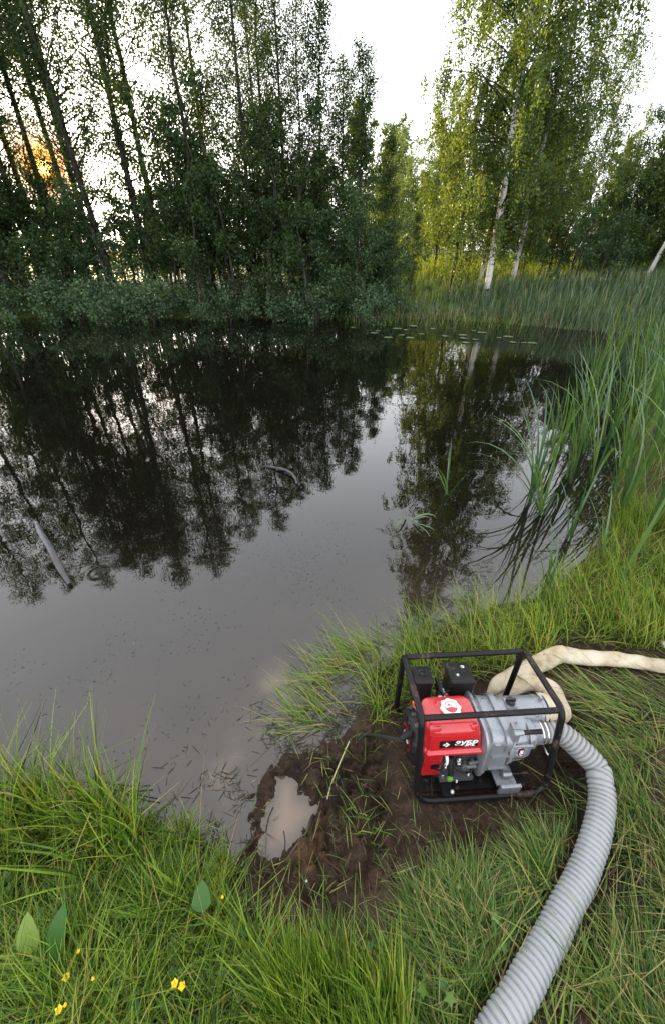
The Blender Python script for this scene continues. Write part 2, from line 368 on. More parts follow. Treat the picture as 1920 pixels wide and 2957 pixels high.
def water_mat():
    m, t, p, o = nodes_of('murky pond water')
    p.inputs['Roughness'].default_value = .012; p.inputs['IOR'].default_value = 1.56
    at = t.nodes.new('ShaderNodeAttribute'); at.attribute_name = 'silt'
    cr = t.nodes.new('ShaderNodeValToRGB'); e = cr.color_ramp.elements; e.new(.4)
    for i, (q, c) in enumerate(((0, (.0035, .003, .002)), (.4, (.046, .035, .025)), (1, (.19, .135, .095)))): e[i].position = q; e[i].color = (*c, 1)
    t.links.new(at.outputs['Fac'], cr.inputs[0]); t.links.new(cr.outputs[0], p.inputs['Base Color'])
    tc = t.nodes.new('ShaderNodeTexCoord')
    n = t.nodes.new('ShaderNodeTexNoise'); n.inputs['Scale'].default_value = 2.2; n.inputs['Detail'].default_value = 3
    t.links.new(tc.outputs['Object'], n.inputs['Vector'])
    h = n.outputs['Fac']
    sm = t.nodes.new('ShaderNodeMath'); sm.operation = 'MULTIPLY'; sm.inputs[1].default_value = .0022; t.links.new(h, sm.inputs[0]); acc = sm.outputs[0]
    for (px, py, rad) in ((285, 1655, .22), (470, 1430, .35)):      # rain / fish rings
        x, y = gp(px, py)
        vm = t.nodes.new('ShaderNodeVectorMath'); vm.operation = 'DISTANCE'; vm.inputs[1].default_value = (x, y, 0)
        t.links.new(tc.outputs['Object'], vm.inputs[0])
        a = t.nodes.new('ShaderNodeMath'); a.operation = 'MULTIPLY'; a.inputs[1].default_value = 95; t.links.new(vm.outputs['Value'], a.inputs[0])
        s_ = t.nodes.new('ShaderNodeMath'); s_.operation = 'SINE'; t.links.new(a.outputs[0], s_.inputs[0])
        f = t.nodes.new('ShaderNodeMapRange'); f.inputs[1].default_value = rad * .1; f.inputs[2].default_value = rad; f.inputs[3].default_value = .00011; f.inputs[4].default_value = 0
        t.links.new(vm.outputs['Value'], f.inputs[0])
        mu = t.nodes.new('ShaderNodeMath'); mu.operation = 'MULTIPLY'; t.links.new(s_.outputs[0], mu.inputs[0]); t.links.new(f.outputs[0], mu.inputs[1])
        ad = t.nodes.new('ShaderNodeMath'); t.links.new(acc, ad.inputs[0]); t.links.new(mu.outputs[0], ad.inputs[1]); acc = ad.outputs[0]
    b = t.nodes.new('ShaderNodeBump'); b.inputs['Strength'].default_value = 1; b.inputs['Distance'].default_value = 1.0
    t.links.new(acc, b.inputs['Height']); t.links.new(b.outputs[0], p.inputs['Normal'])
    return m
M['water'] = water_mat()
M['red'] = simple('red enamel', (.42, .008, .014), .22, coat=.5, var=.12, bscale=14, dirt=.35)
M['black'] = simple('black powder coat', (.006, .006, .007), .35, bump=.15, bscale=400, spec=.2, dirt=.45)
M['plastic'] = simple('black plastic', (.010, .010, .011), .5, bump=.3, bscale=300, spec=.22, dirt=.45)
M['alu'] = simple('cast aluminium', (.28, .295, .32), .42, metal=.55, bump=.35, bscale=180, var=.2, dirt=.5)
M['darkalu'] = simple('dark engine casting', (.09, .095, .10), .5, metal=.4, bump=.3, bscale=150, var=.3, dirt=.8)
M['chrome'] = simple('zinc plated steel', (.62, .62, .6), .22, metal=1)
M['white'] = simple('white print', (.75, .75, .74), .4)
M['labelblack'] = simple('black sticker', (.006, .006, .007), .3)
M['badge'] = simple('dark red badge', (.09, .01, .03), .3)
M['sticker'] = simple('grey data sticker', (.35, .35, .34), .35)
M['green'] = simple('green plastic', (.10, .3, .02), .35)
M['orange'] = simple('orange red plastic', (.7, .06, .01), .35)
M['rope'] = simple('black braided rope', (.012, .011, .01), .8, bump=.6, bscale=200)
M['canvas'] = None
def canvas_mat():
    m, t, p, o = nodes_of('cream canvas hose'); p.inputs['Roughness'].default_value = .7; p.inputs['Specular IOR Level'].default_value = .25
    tc = t.nodes.new('ShaderNodeTexCoord'); n = t.nodes.new('ShaderNodeTexNoise'); n.inputs['Scale'].default_value = 9; n.inputs['Detail'].default_value = 8; n.inputs['Roughness'].default_value = .7
    t.links.new(tc.outputs['Object'], n.inputs['Vector'])
    cr = t.nodes.new('ShaderNodeValToRGB'); e = cr.color_ramp.elements; e.new(.5)
    for i, (q, c) in enumerate(((.3, (.16, .09, .04)), (.42, (.36, .29, .20)), (.6, (.46, .41, .31)))): e[i].position = q; e[i].color = (*c, 1)
    t.links.new(n.outputs['Fac'], cr.inputs[0]); t.links.new(cr.outputs[0], p.inputs['Base Color'])
    b = t.nodes.new('ShaderNodeBump'); b.inputs['Strength'].default_value = .5; b.inputs['Distance'].default_value = .006
    t.links.new(n.outputs['Fac'], b.inputs['Height']); t.links.new(b.outputs[0], p.inputs['Normal'])
    return m
M['canvas'] = canvas_mat()
def hose_mat():
    m, t, p, o = nodes_of('milky ribbed hose'); p.inputs['Roughness'].default_value = .17
    tc = t.nodes.new('ShaderNodeTexCoord'); n = t.nodes.new('ShaderNodeTexNoise'); n.inputs['Scale'].default_value = 16; n.inputs['Detail'].default_value = 5
    t.links.new(tc.outputs['Object'], n.inputs['Vector'])
    at = t.nodes.new('ShaderNodeAttribute'); at.attribute_name = 'dirt'
    cr = t.nodes.new('ShaderNodeValToRGB'); e = cr.color_ramp.elements
    e[0].position, e[1].position = .35, .65; e[0].color = (.29, .315, .34, 1); e[1].color = (.38, .40, .415, 1)
    t.links.new(n.outputs['Fac'], cr.inputs[0])
    mx = t.nodes.new('ShaderNodeMixRGB'); t.links.new(at.outputs['Fac'], mx.inputs[0]); t.links.new(cr.outputs[0], mx.inputs[1]); mx.inputs[2].default_value = (.20, .17, .14, 1)
    ac = t.nodes.new('ShaderNodeAttribute'); ac.attribute_name = 'coil'      # stiff white helix moulded into the clear wall
    m3 = t.nodes.new('ShaderNodeMixRGB'); t.links.new(ac.outputs['Fac'], m3.inputs[0]); t.links.new(mx.outputs[0], m3.inputs[1]); m3.inputs[2].default_value = (.50, .51, .51, 1); mx = m3
    t.links.new(mx.outputs[0], p.inputs['Base Color'])
    tr = t.nodes.new('ShaderNodeBsdfTranslucent'); t.links.new(mx.outputs[0], tr.inputs[0])
    ms = t.nodes.new('ShaderNodeMixShader'); ms.inputs[0].default_value = .42
    t.links.new(p.outputs[0], ms.inputs[1]); t.links.new(tr.outputs[0], ms.inputs[2]); t.links.new(ms.outputs[0], o.inputs[0])
    return m
M['hose'] = hose_mat()
M['rust'] = simple('rusty wet metal', (.045, .052, .066), .45, metal=.3, var=.5, dirt=.9, bscale=12, bump=.4)

# ------------------------------------------------------------------ ground
def axis_vals(lo, hi, fine_lo, fine_hi, fine, growth):
    a = list(np.arange(fine_lo, fine_hi, fine)); s = fine; x = fine_hi
    while x < hi: a.append(x); s *= growth; x += s
    a.append(hi); s = fine; x = fine_lo - fine
    while x > lo: a.insert(0, x); s *= growth; x -= s
    a.insert(0, lo); return np.array(a)
gx = axis_vals(-900, 900, -1.4, 2.0, 0.0105, 1.07); gy = axis_vals(-300, 1500, -0.1, 1.7, 0.0105, 1.07)
GX, GY = np.meshgrid(gx, gy); H = height(GX.ravel(), GY.ravel())
nx, ny = len(gx), len(gy)
idx = np.arange(nx * ny).reshape(ny, nx)
Fq = np.stack([idx[:-1, :-1], idx[:-1, 1:], idx[1:, 1:], idx[1:, :-1]], -1).reshape(-1, 4)
turf = sstep(3.5, 9, GY.ravel()) * (H > .05) * 1.0 + (np.abs(GX.ravel()) > 4) * .5
turf = np.clip(turf, 0, 1)
cl = gp(895, 2470, .06); cl2 = gp(905, 2480, .06)
clay = np.exp(-((GX.ravel() - cl[0]) ** 2 + ((GY.ravel() - cl[1]) / 1.0) ** 2) / .05 ** 2)
clay = np.clip(clay * (0.4 + 1.6 * fbm(GX.ravel() * 20, GY.ravel() * 20, 3)), 0, .9) * .5
g_me = np_mesh('ground', np.c_[GX.ravel(), GY.ravel(), H], Fq, M['ground'], True, {'turf': turf, 'clay': clay})
ground = tag(link('ground', g_me), 'muddy bank and field around the pond', kind='structure')

# ------------------------------------------------------------------ pond water and puddle
wx = axis_vals(-26, 11, -2.0, 2.4, 0.03, 1.12); wy = axis_vals(-.3, 17.5, 0.1, 2.6, 0.03, 1.12)
WX, WY = np.meshgrid(wx, wy); X_, Y_ = WX.ravel(), WY.ravel()
sdw = pond_sd(X_, Y_)
i2 = np.arange(len(wx) * len(wy)).reshape(len(wy), len(wx))
Fw = np.stack([i2[:-1, :-1], i2[:-1, 1:], i2[1:, 1:], i2[1:, :-1]], -1).reshape(-1, 4)
keep = (sdw[Fw].min(1) < 0.5)
plume = [gp(*p) for p in ((690, 2330), (670, 2200), (760, 2090), (800, 1980))]
silt = np.zeros_like(X_)
for (a, b), rr in zip(plume, (.06, .09, .10, .09)):
    silt = np.maximum(silt, .62 * np.exp(-((X_ - a) ** 2 + (Y_ - b) ** 2) / (rr * 1.9) ** 2))
silt = silt * np.clip(1.7 * fbm(X_ * 6, Y_ * 6, 9) - .12, 0, 1.1)
shal = .33 * np.exp(np.minimum(sdw, 0) / .9) * np.exp(-np.maximum(Y_ - 1.6, 0) / .6) * (.5 + fbm(X_ * 3, Y_ * 3, 4))
silt = np.clip(np.maximum(silt, shal), 0, 1)
w_me = np_mesh('pond_water', np.c_[X_, Y_, np.zeros_like(X_)], Fw[keep], M['water'], True, {'silt': silt})
tag(link('pond_water', w_me), 'still dark pond water mirroring the trees', kind='structure')
pc = np.mean(np.array(PUDDLE), 0)
px_ = np.arange(pc[0] - .3, pc[0] + .3, .012); py_ = np.arange(pc[1] - .3, pc[1] + .3, .012)
PX, PY = np.meshgrid(px_, py_); PX, PY = PX.ravel(), PY.ravel()
pdv = poly_sd(PX, PY, PUDDLE); i3 = np.arange(len(px_) * len(py_)).reshape(len(py_), len(px_))
Fp = np.stack([i3[:-1, :-1], i3[:-1, 1:], i3[1:, 1:], i3[1:, :-1]], -1).reshape(-1, 4); Fp = Fp[pdv[Fp].min(1) > -.035]
psilt = np.clip(.5 + .3 * sstep(-.02, .06, pdv) + .12 * (fbm(PX * 14, PY * 14, 8) - .5), 0, 1)
tag(link('puddle', np_mesh('puddle', np.c_[PX, PY, np.full_like(PX, .014)], Fp, M['water'], True, {'silt': psilt})), 'light brown silty puddle in the trodden mud', kind='structure')
# ------------------------------------------------------------------ blades
rng = np.random.default_rng(7)
def gh(x, y):
    """ground height by bilinear look-up in the ground grid"""
    i = np.clip(np.searchsorted(gx, x) - 1, 0, nx - 2); j = np.clip(np.searchsorted(gy, y) - 1, 0, ny - 2)
    fx = (x - gx[i]) / (gx[i + 1] - gx[i]); fy = (y - gy[j]) / (gy[j + 1] - gy[j]); HH = H.reshape(ny, nx)
    return HH[j, i] * (1 - fx) * (1 - fy) + HH[j, i + 1] * fx * (1 - fy) + HH[j + 1, i] * (1 - fx) * fy + HH[j + 1, i + 1] * fx * fy
def ribbons(P, az, L, tilt, curl, wid, tint, seg=4, floor=True, twist=None):
    n = len(P); d = np.c_[np.cos(az), np.sin(az), np.zeros(n)]
    sa = az + np.pi / 2 + (rng.normal(0, .5, n) if twist is None else twist)
    side = np.c_[np.cos(sa), np.sin(sa), np.zeros(n)]
    pos = P.copy(); V = np.zeros((n, seg + 1, 2, 3)); T = np.zeros((n, seg + 1, 2))
    kink = rng.random(n) < .12; kk = rng.integers(1, seg, n) if seg > 1 else np.zeros(n)
    extra = np.zeros(n)
    for k in range(seg + 1):
        s = k / seg
        ww = (wid * (1 - .86 * s ** 1.8) * (.7 + .3 * min(1, s * 4)))[:, None] * side * .5
        V[:, k, 0] = pos - ww; V[:, k, 1] = pos + ww; T[:, k] = tint[:, None]
        extra = np.where(kink & (kk == k), rng.uniform(.5, 1.2, n), extra)
        th = tilt + curl * s + extra
        pos = pos + (L / seg)[:, None] * (np.sin(th)[:, None] * d + np.cos(th)[:, None] * np.array([0, 0, 1.]))
        if floor:
            pos[:, 2] = np.maximum(pos[:, 2], np.maximum(gh(pos[:, 0], pos[:, 1]), -.002) + .004 + .012 * rng.random(n))
    base = np.arange(n)[:, None] * (seg + 1) * 2; ks = np.arange(seg)[None, :] * 2
    a = base + ks
    Fc = np.stack([a, a + 1, a + 3, a + 2], -1).reshape(-1, 4)
    return V.reshape(-1, 3), Fc, T.reshape(-1)
def scatter(n, poly, clump=0.0, mask=None, cs=9):
    P = np.array(poly); lo, hi = P.min(0), P.max(0); out_ = np.zeros((0, 2)); it = 0
    while len(out_) < n and it < 40:
        it += 1
        q = lo + rng.random((max(n * 2, 500), 2)) * (hi - lo)
        ok = poly_sd(q[:, 0], q[:, 1], poly) > 0
        if clump: ok &= rng.random(len(q)) < np.clip((fbm(q[:, 0] * cs, q[:, 1] * cs, 77, 3) - .47 + .5 - clump * .42) * (1 + 3 * clump), 0.02, 1)
        if mask is not None: ok &= rng.random(len(q)) < mask(q[:, 0], q[:, 1])
        out_ = np.vstack([out_, q[ok]])
    return out_[:n]
def grass_set(specs, name, mat, label, seg=4):
    VV, FF, TT = [], [], []; off = 0
    for sp_ in specs:
        q = scatter(sp_['n'], sp_['poly'], sp_.get('clump', 0), sp_.get('mask', clearance), sp_.get('cs', 9)); n = len(q)
        if n == 0: continue
        z = gh(q[:, 0], q[:, 1]) if sp_.get('z') is None else np.full(n, sp_['z'])
        P = np.c_[q, z - .006]
        az0, azs = sp_.get('az', (0, 9)); fld = sp_.get('field', 0)
        az = az0 + rng.uniform(-azs, azs, n) + fld * (fbm(q[:, 0] * 2.4, q[:, 1] * 2.4, 55, 2) - .4) * 6
        l0, l1 = sp_['L']; L = l0 + (l1 - l0) * rng.random(n) ** 1.3
        L = L * (.75 + .5 * fbm(q[:, 0] * 5, q[:, 1] * 5, 91, 2))
        t0, t1 = sp_['tilt']; c0, c1 = sp_['curl']; w0, w1 = sp_['w']; a0, a1 = sp_['tint']
        tint = np.clip(rng.normal((a0 + a1) / 2, (a1 - a0) / 2.6, n) + .3 * (fbm(q[:, 0] * 4, q[:, 1] * 4, 13, 2) - .4), 0, .84)
        dead = rng.random(n) < sp_.get('dead', .05); tint = np.where(dead, rng.uniform(.88, 1, n), tint)
        tl_, cu_ = rng.uniform(t0, t1, n), rng.uniform(c0, c1, n)
        for fr_ in (.5, 1.0):      # nothing grows through or over the hose
            rch = L * fr_ * np.sin(np.clip(tl_ + cu_ * .4 * fr_, 0, 1.57)); ok = (hose_d(P[:, 0] + np.cos(az) * rch, P[:, 1] + np.sin(az) * rch) > .041) | (rng.random(len(P)) < .10)
            P, az, L, tint, tl_, cu_ = P[ok], az[ok], L[ok], tint[ok], tl_[ok], cu_[ok]
        n = len(P); v, f, t = ribbons(P, az, L, tl_, cu_, w0 + (w1 - w0) * rng.random(n) ** 1.6, tint, sp_.get('seg', seg))
        VV.append(v); FF.append(f + off); TT.append(t); off += len(v)
    me = np_mesh(name, np.vstack(VV), np.vstack(FF), mat, False, {'tint': np.concatenate(TT)})
    return tag(link(name, me), label, kind='stuff')
HOSE_C = np.array([pw((.3, .12, .2))[:2]] + [gp(a, b, .27) for a, b in ((1717, 2208), (1737, 2313), (1725, 2391), (1702, 2468), (1671, 2546), (1629, 2624), (1592, 2701), (1547, 2779), (1506, 2857), (1455, 2940), (1395, 3040))])
def hose_d(x, y):
    d = np.full(x.shape, 9.)
    for (ax, ay), (bx, by) in zip(HOSE_C[:-1], HOSE_C[1:]):
        t = np.clip(((x - ax) * (bx - ax) + (y - ay) * (by - ay)) / ((bx - ax) ** 2 + (by - ay) ** 2), 0, 1)
        d = np.minimum(d, np.hypot(x - ax - t * (bx - ax), y - ay - t * (by - ay)))
    return d
def pump_q(x, y):
    lx = (x - PUMP_T.x) * 0.998 + (y - PUMP_T.y) * 0.062; ly = (y - PUMP_T.y) * 0.993 - (x - PUMP_T.x) * 0.063
    return np.maximum(np.abs(lx) - 0.25, np.abs(ly - 0.18) - 0.19)
def clearance(x, y): return sstep(.012, .042, hose_d(x, y)) * sstep(.0, .05, pump_q(x, y))
def notmud(x, y): return (1 - .95 * mud_mask(x, y)) * clearance(x, y)
def dry(x, y): return (pond_sd(x, y) > -.03) * (1 - .75 * mud_mask(x, y))
UL = R_(125)                    # towards the water and the left
Z1 = pts_px([(-500, 2600), (0, 2520), (300, 2510), (560, 2560), (680, 2640), (760, 2730), (850, 2800), (930, 2860), (960, 3000), (960, 3500), (-900, 3500)], .15)
Z2 = pts_px([(-350, 2400), (0, 2270), (150, 2250), (330, 2310), (440, 2400), (420, 2520), (200, 2600), (-300, 2620)], .04)
Z2b = pts_px([(330, 2330), (560, 2400), (700, 2500), (640, 2560), (400, 2520)], .04)
Z3 = pts_px([(780, 2760), (1000, 2760), (1180, 2660), (1300, 2560), (1450, 2500), (1640, 2430), (1640, 2600), (1500, 2820), (1400, 3000), (1300, 3500), (930, 3500), (800, 2860)], .2)
Z3c = pts_px([(820, 2880), (1000, 2850), (1180, 2880), (1180, 3300), (820, 3300)], .2)
Z4 = pts_px([(1660, 2360), (1720, 2190), (1960, 2130), (2300, 2300), (2300, 3400), (1380, 3400), (1560, 2800), (1700, 2550)], .2)
Z5 = pts_px([(1560, 1990), (1920, 1940), (2100, 1960), (2100, 2160), (1720, 2170), (1640, 2080)], .15)
Z6 = pts_px([(960, 2170), (1040, 2105), (1075, 2072), (1085, 2010), (1060, 1950), (1140, 1870), (1250, 1790), (1400, 1750), (1560, 1730), (1690, 1640), (1800, 1450), (2100, 1500), (2200, 1900), (1900, 1900), (1650, 1870), (1480, 1960), (1300, 1980), (1180, 2060), (1090, 2110)], .05)
Z7 = pts_px([(1600, 1690), (1700, 1600), (1770, 1450), (1800, 1330), (1840, 1130), (1960, 1000), (2300, 1050), (2500, 1600), (1850, 1780), (1600, 1720)], .05)
Z8 = pts_px([(820, 2130), (900, 1950), (1040, 1850), (1180, 1840), (1100, 1960), (1120, 2040), (1000, 2110)], 0)
GS = dict
grass_set([
    GS(n=17000, poly=Z1, L=(.06, .2), tilt=(0, .9), curl=(.2, 1.5), w=(.0022, .005), tint=(.05, .9), clump=.5, az=(0, 9), dead=.05, mask=notmud),
    GS(n=5000, poly=Z1, L=(.14, .30), tilt=(0.1, .7), curl=(.2, 1.4), w=(.003, .0065), tint=(.1, .85), clump=.8, az=(UL, 1.6), dead=.03, mask=notmud),
    GS(n=700, poly=Z2b, L=(.08, .2), tilt=(0, .6), curl=(.1, 1.1), w=(.003, .006), tint=(.2, .7), clump=.9, dead=.12),
    GS(n=130, poly=Z1, L=(.3, .55), tilt=(.1, .7), curl=(.1, .8), w=(.0014, .0022), tint=(.75, .84), az=(R_(60), 1.2), dead=.3),
    GS(n=60, poly=Z2, L=(.35, .6), tilt=(.1, .6), curl=(.1, .6), w=(.0016, .0026), tint=(.6, .84), az=(R_(60), 1.2), dead=.3),
    GS(n=2600, poly=Z3c, L=(.16, .34), tilt=(0, .5), curl=(0, .8), w=(.004, .008), tint=(.05, .75), clump=.6, az=(UL, .9), dead=.02),
], 'grass', M['grass'], 'bright green short grass on the near bank at the lower left')
grass_set([
    GS(n=1200, poly=Z2, L=(.25, .56), tilt=(-.1, .45), curl=(.1, .8), w=(.004, .009), tint=(.05, .75), clump=.8, dead=.08),
    GS(n=900, poly=Z2, L=(.1, .25), tilt=(.0, .9), curl=(.1, .9), w=(.003, .007), tint=(.15, .6), clump=.4, dead=.15),
], 'tall_grass', M['grass'], 'tall green grass standing at the water edge on the left', 5)
grass_set([
    GS(n=4600, poly=Z3, L=(.08, .22), tilt=(.5, 1.35), curl=(.2, 1.2), w=(.0025, .006), tint=(.2, .75), clump=1.0, az=(UL, 1.5), field=.6, dead=.18, mask=notmud),
    GS(n=2400, poly=Z3, L=(.05, .14), tilt=(0, 1.2), curl=(.2, 1.2), w=(.002, .005), tint=(.0, .6), clump=.6, az=(0, 9), dead=.2, mask=notmud),
    GS(n=2900, poly=Z4, L=(.08, .32), tilt=(.7, 1.35), curl=(.1, .9), w=(.0025, .006), tint=(.1, .7), clump=1.0, az=(R_(150), 1.4), field=.8, dead=.34),
    GS(n=1900, poly=Z4, L=(.05, .18), tilt=(.1, .9), curl=(.1, .9), w=(.0025, .006), tint=(.2, .8), clump=.9, az=(R_(120), .9), dead=.15),
    GS(n=420, poly=Z5, L=(.1, .34), tilt=(1.0, 1.45), curl=(.0, .5), w=(.0025, .006), tint=(.2, .8), clump=.8, az=(R_(160), .6), dead=.25),
], 'trampled_grass', M['dark_grass'], 'long trampled grass lying round the ribbed hose')
grass_set([
    GS(n=6500, poly=Z6, L=(.08, .26), tilt=(0, .9), curl=(.2, 1.3), w=(.0028, .006), tint=(.05, .9), clump=.6, dead=.08, mask=notmud),
    GS(n=2800, poly=Z6, L=(.2, .42), tilt=(0, .6), curl=(.2, 1.2), w=(.003, .006), tint=(.15, .9), clump=.9, az=(R_(140), 1.2), dead=.05, mask=notmud),
    GS(n=330, poly=Z8, L=(.15, .40), tilt=(.4, 1.3), curl=(.1, .9), w=(.003, .006), tint=(.2, .7), clump=.9, az=(R_(165), .8), dead=.2),
], 'shore_grass', M['grass'], 'fresh green grass along the shore behind the water pump')
grass_set([
    GS(n=2200, poly=Z7, L=(.25, .55), tilt=(-.05, .35), curl=(.05, .7), w=(.004, .008), tint=(.1, .9), clump=.9, dead=.07),
    GS(n=2600, poly=Z7, L=(.12, .32), tilt=(0, .7), curl=(.1, .9), w=(.004, .008), tint=(.05, .85), clump=.5, dead=.12),
], 'reed_grass', M['grass'], 'tall pale green grass among the cattails on the right bank')
grass_set([
    GS(n=260, poly=MUD, L=(.03, .13), tilt=(.7, 1.5), curl=(0, .6), w=(.002, .005), tint=(.1, .7), clump=1.0, dead=.3),
    GS(n=70, poly=MUD, L=(.06, .16), tilt=(.1, .9), curl=(.2, 1.2), w=(.003, .006), tint=(.3, .7), clump=1.0, cs=5, dead=.1),
], 'grass_stalks', M['dark_grass'], 'scattered grass stalks pressed into the mud')
NEAR = pts_px([(-500, 2500), (600, 2440), (900, 2170), (1100, 2050), (1400, 1700), (1750, 1400), (2300, 1500), (2400, 3400), (-900, 3500)], .1)
grass_set([
    GS(n=9000, poly=NEAR, L=(.03, .13), tilt=(1.0, 1.6), curl=(-.2, .4), w=(.0015, .004), tint=(.0, .7), dead=.3, seg=2, mask=dry),
], 'dead_grass', M['straw'], 'dry brown dead grass littering the bank')
# drowned weed and floating bits close to the shore
WZ = pts_px([(250, 2380), (420, 2250), (620, 2080), (780, 1960), (900, 1880), (1060, 1800), (1300, 1640), (1600, 1480), (1800, 1350), (1800, 1500), (1560, 1620), (1250, 1820), (1100, 1960), (1080, 2080), (860, 2200), (730, 2300), (740, 2480), (600, 2450), (330, 2400)], 0)
def shorewater(x, y):
    s = pond_sd(x, y); return ((s < .02) * np.exp(np.minimum(s, 0) / .13))
q = scatter(4200, WZ, 1.0, shorewater, 11); n = len(q)
v1, f1, t1 = ribbons(np.c_[q, np.full(n, .001)], rng.uniform(0, 6.28, n), rng.uniform(.006, .06, n), np.full(n, 1.53), rng.uniform(-.08, .06, n), rng.uniform(.0012, .0045, n), np.clip(rng.normal(.35, .3, n), 0, 1), 2, False)
v1[:, 2] = np.clip(v1[:, 2], .0015, .012)
tag(link('floating_weed', np_mesh('floating_weed', v1, f1, M['wetweed'], False, {'tint': t1})), 'dark floating weed and leaf bits along the water edge', kind='stuff')
q = scatter(900, pts_px([(0, 1900), (900, 1500), (1350, 1500), (1000, 1850), (600, 2100), (100, 2300)], 0), .8, None, 4); n = len(q)
v1, f1, t1 = ribbons(np.c_[q, np.full(n, .0015)], rng.uniform(0, 6.28, n), rng.uniform(.004, .022, n), np.full(n, 1.57), np.zeros(n), rng.uniform(.002, .005, n), np.clip(rng.normal(.45, .3, n), 0, 1), 1, False)
tag(link('floating_specks', np_mesh('floating_specks', v1, f1, M['wetweed'], False, {'tint': t1})), 'tiny specks drifting on the open pond', kind='stuff')

# meadow beyond, far bank herbage
MEADOW = [(-30, 15.8), (-12, 16.2), (0, 15.9), (4, 15.6), (12, 15.2), (30, 16), (34, 45), (-30, 45)]
MEADOW_A = [(0, 15.3), (12, 15.2), (18, 24), (14, 40), (0, 40), (-2, 20)]
grass_set([
    GS(n=16000, poly=MEADOW_A, L=(.3, .8), tilt=(0, .35), curl=(.05, .6), w=(.015, .035), tint=(.55, .95), seg=2, dead=.04),  # sunlight of the clearing painted in as brighter blade tints
    GS(n=7000, poly=MEADOW, L=(.3, .7), tilt=(0, .4), curl=(.05, .6), w=(.02, .04), tint=(.2, .8), seg=2, dead=.04),
], 'meadow', M['grass'], 'sunlit yellow green meadow grass beyond the pond')
FB = pts_px([(930, 900), (1080, 850), (1250, 800), (1420, 860), (1600, 880), (1500, 935), (1250, 922), (1000, 917)], .2)
FBL = [(-16, 14.5), (-8, 14.6), (0, 14.6), (0, 16), (-16, 16)]
grass_set([
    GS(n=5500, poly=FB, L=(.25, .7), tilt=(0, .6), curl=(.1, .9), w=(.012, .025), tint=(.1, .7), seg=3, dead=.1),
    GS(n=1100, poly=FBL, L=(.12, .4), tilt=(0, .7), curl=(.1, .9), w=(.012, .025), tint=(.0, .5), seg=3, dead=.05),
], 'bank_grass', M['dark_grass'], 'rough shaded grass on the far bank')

# ------------------------------------------------------------------ reeds and cattails
RB = pts_px([(1060, 925), (1250, 922), (1450, 934), (1600, 948), (1800, 966), (1925, 985), (2200, 990)], 0)
RB = RB + [(x + .9, y + 1.9) for x, y in [(11.5, 10.6), (9.4, 12.5), (5.5, 13.7), (2.6, 14)]]
def band(x, y): return np.clip((x - 1.0) / 5, .15, 1)
q = scatter(6500, RB, .3, band, 2.5); n = len(q)
z = np.maximum(gh(q[:, 0], q[:, 1]), -.05)
Lr = rng.uniform(.36, .74, n) * (.75 + .5 * fbm(q[:, 0] * 1.2, q[:, 1] * 1.2, 6, 2)) * (.5 + .5 * sstep(3, 7, q[:, 0]))
tn = np.where(rng.random(n) < .08, rng.uniform(.88, 1, n), np.clip(rng.normal(.45, .32, n), 0, .84))
v1, f1, t1 = ribbons(np.c_[q, z], rng.uniform(0, 6.28, n), Lr, rng.uniform(-.05, .22, n), rng.uniform(.05, .55, n), rng.uniform(.014, .032, n), tn, 4, False)
q2 = scatter(1500, RB, .5, lambda x, y: (pond_sd(x, y) < .35) * 1.0, 2.5); n2 = len(q2)      # dead stems at the waterline
v2, f2, t2 = ribbons(np.c_[q2, np.maximum(gh(q2[:, 0], q2[:, 1]), -.02)], rng.uniform(0, 6.28, n2), rng.uniform(.15, .5, n2), rng.uniform(.1, 1.0, n2), rng.uniform(.1, 1.3, n2), rng.uniform(.012, .022, n2), rng.uniform(.88, 1, n2), 3, False)
tag(link('reed_bed', np_mesh('reed_bed', np.vstack([v1, v2]), np.vstack([f1, f2 + len(v1)]), M['reed'], False, {'tint': np.concatenate([t1, t2])})),
    'dense bed of haze tinted cattails along the far right shore', kind='stuff')

def leaf_strip(L, tilt, curl, wid, tint, az, seg=9, fold=.25, wav=0.0):
    """one long cattail blade: shallow V section, arching"""
    V, Fc = [], []; p = np.array([0., 0, 0]); d = np.array([math.cos(az), math.sin(az), 0]); sd_ = np.array([-math.sin(az), math.cos(az), 0])
    for k in range(seg + 1):
        s = k / seg; ww = wid * .5 * (1 - s ** 2.6) * (.75 + .25 * min(1, 3 * s)) + .0005
        th = tilt + curl * s * s
        nrm = np.array([math.cos(th) * d[0], math.cos(th) * d[1], -math.sin(th)])
        sd2 = sd_ + nrm * wav * math.sin(3 * s)
        V += [p - sd2 * ww, p - nrm * ww * fold, p + sd2 * ww]
        p = p + L / seg * (math.sin(th) * d + math.cos(th) * np.array([0, 0, 1.]))
    for k in range(seg):
        a = 3 * k; Fc += [(a, a + 1, a + 4, a + 3), (a + 1, a + 2, a + 5, a + 4)]
    return np_mesh('leaf', V, Fc, M['cattail'], True, {'tint': np.full(len(V), tint)})
leaf_bank = {}
def cattail(px, py, hgt, nl, label, lean=0.0, az=0.0, wid=.016, spread=.35, group='cattails at the right shore', curl=.9, seed=0, z=None, xy=None):
    r = random.Random(seed * 31 + 5); x, y = xy if xy else gp(px, py, 0)
    z = max(hz(x, y), -.03) if z is None else z
    t = tag(empty('cattail', (x, y, z)), label, 'cattail', group)
    for k in range(nl):
        a = az + r.gauss(0, 1.0) if lean else r.uniform(0, 6.28)
        me = leaf_strip(hgt * r.uniform(.72, 1.05), max(0.02, r.gauss(.10 + lean * .5, .10 * (1 + spread))), r.uniform(.1, curl) * (1 + lean), wid * r.uniform(.75, 1.15), r.choice((.2, .4, .55, .7, .8)), a, wav=r.uniform(-.4, .4))
        o = link('leaf', me, t); o.location = (r.gauss(0, .012), r.gauss(0, .012), 0)
    return t
L_ = R_(170)
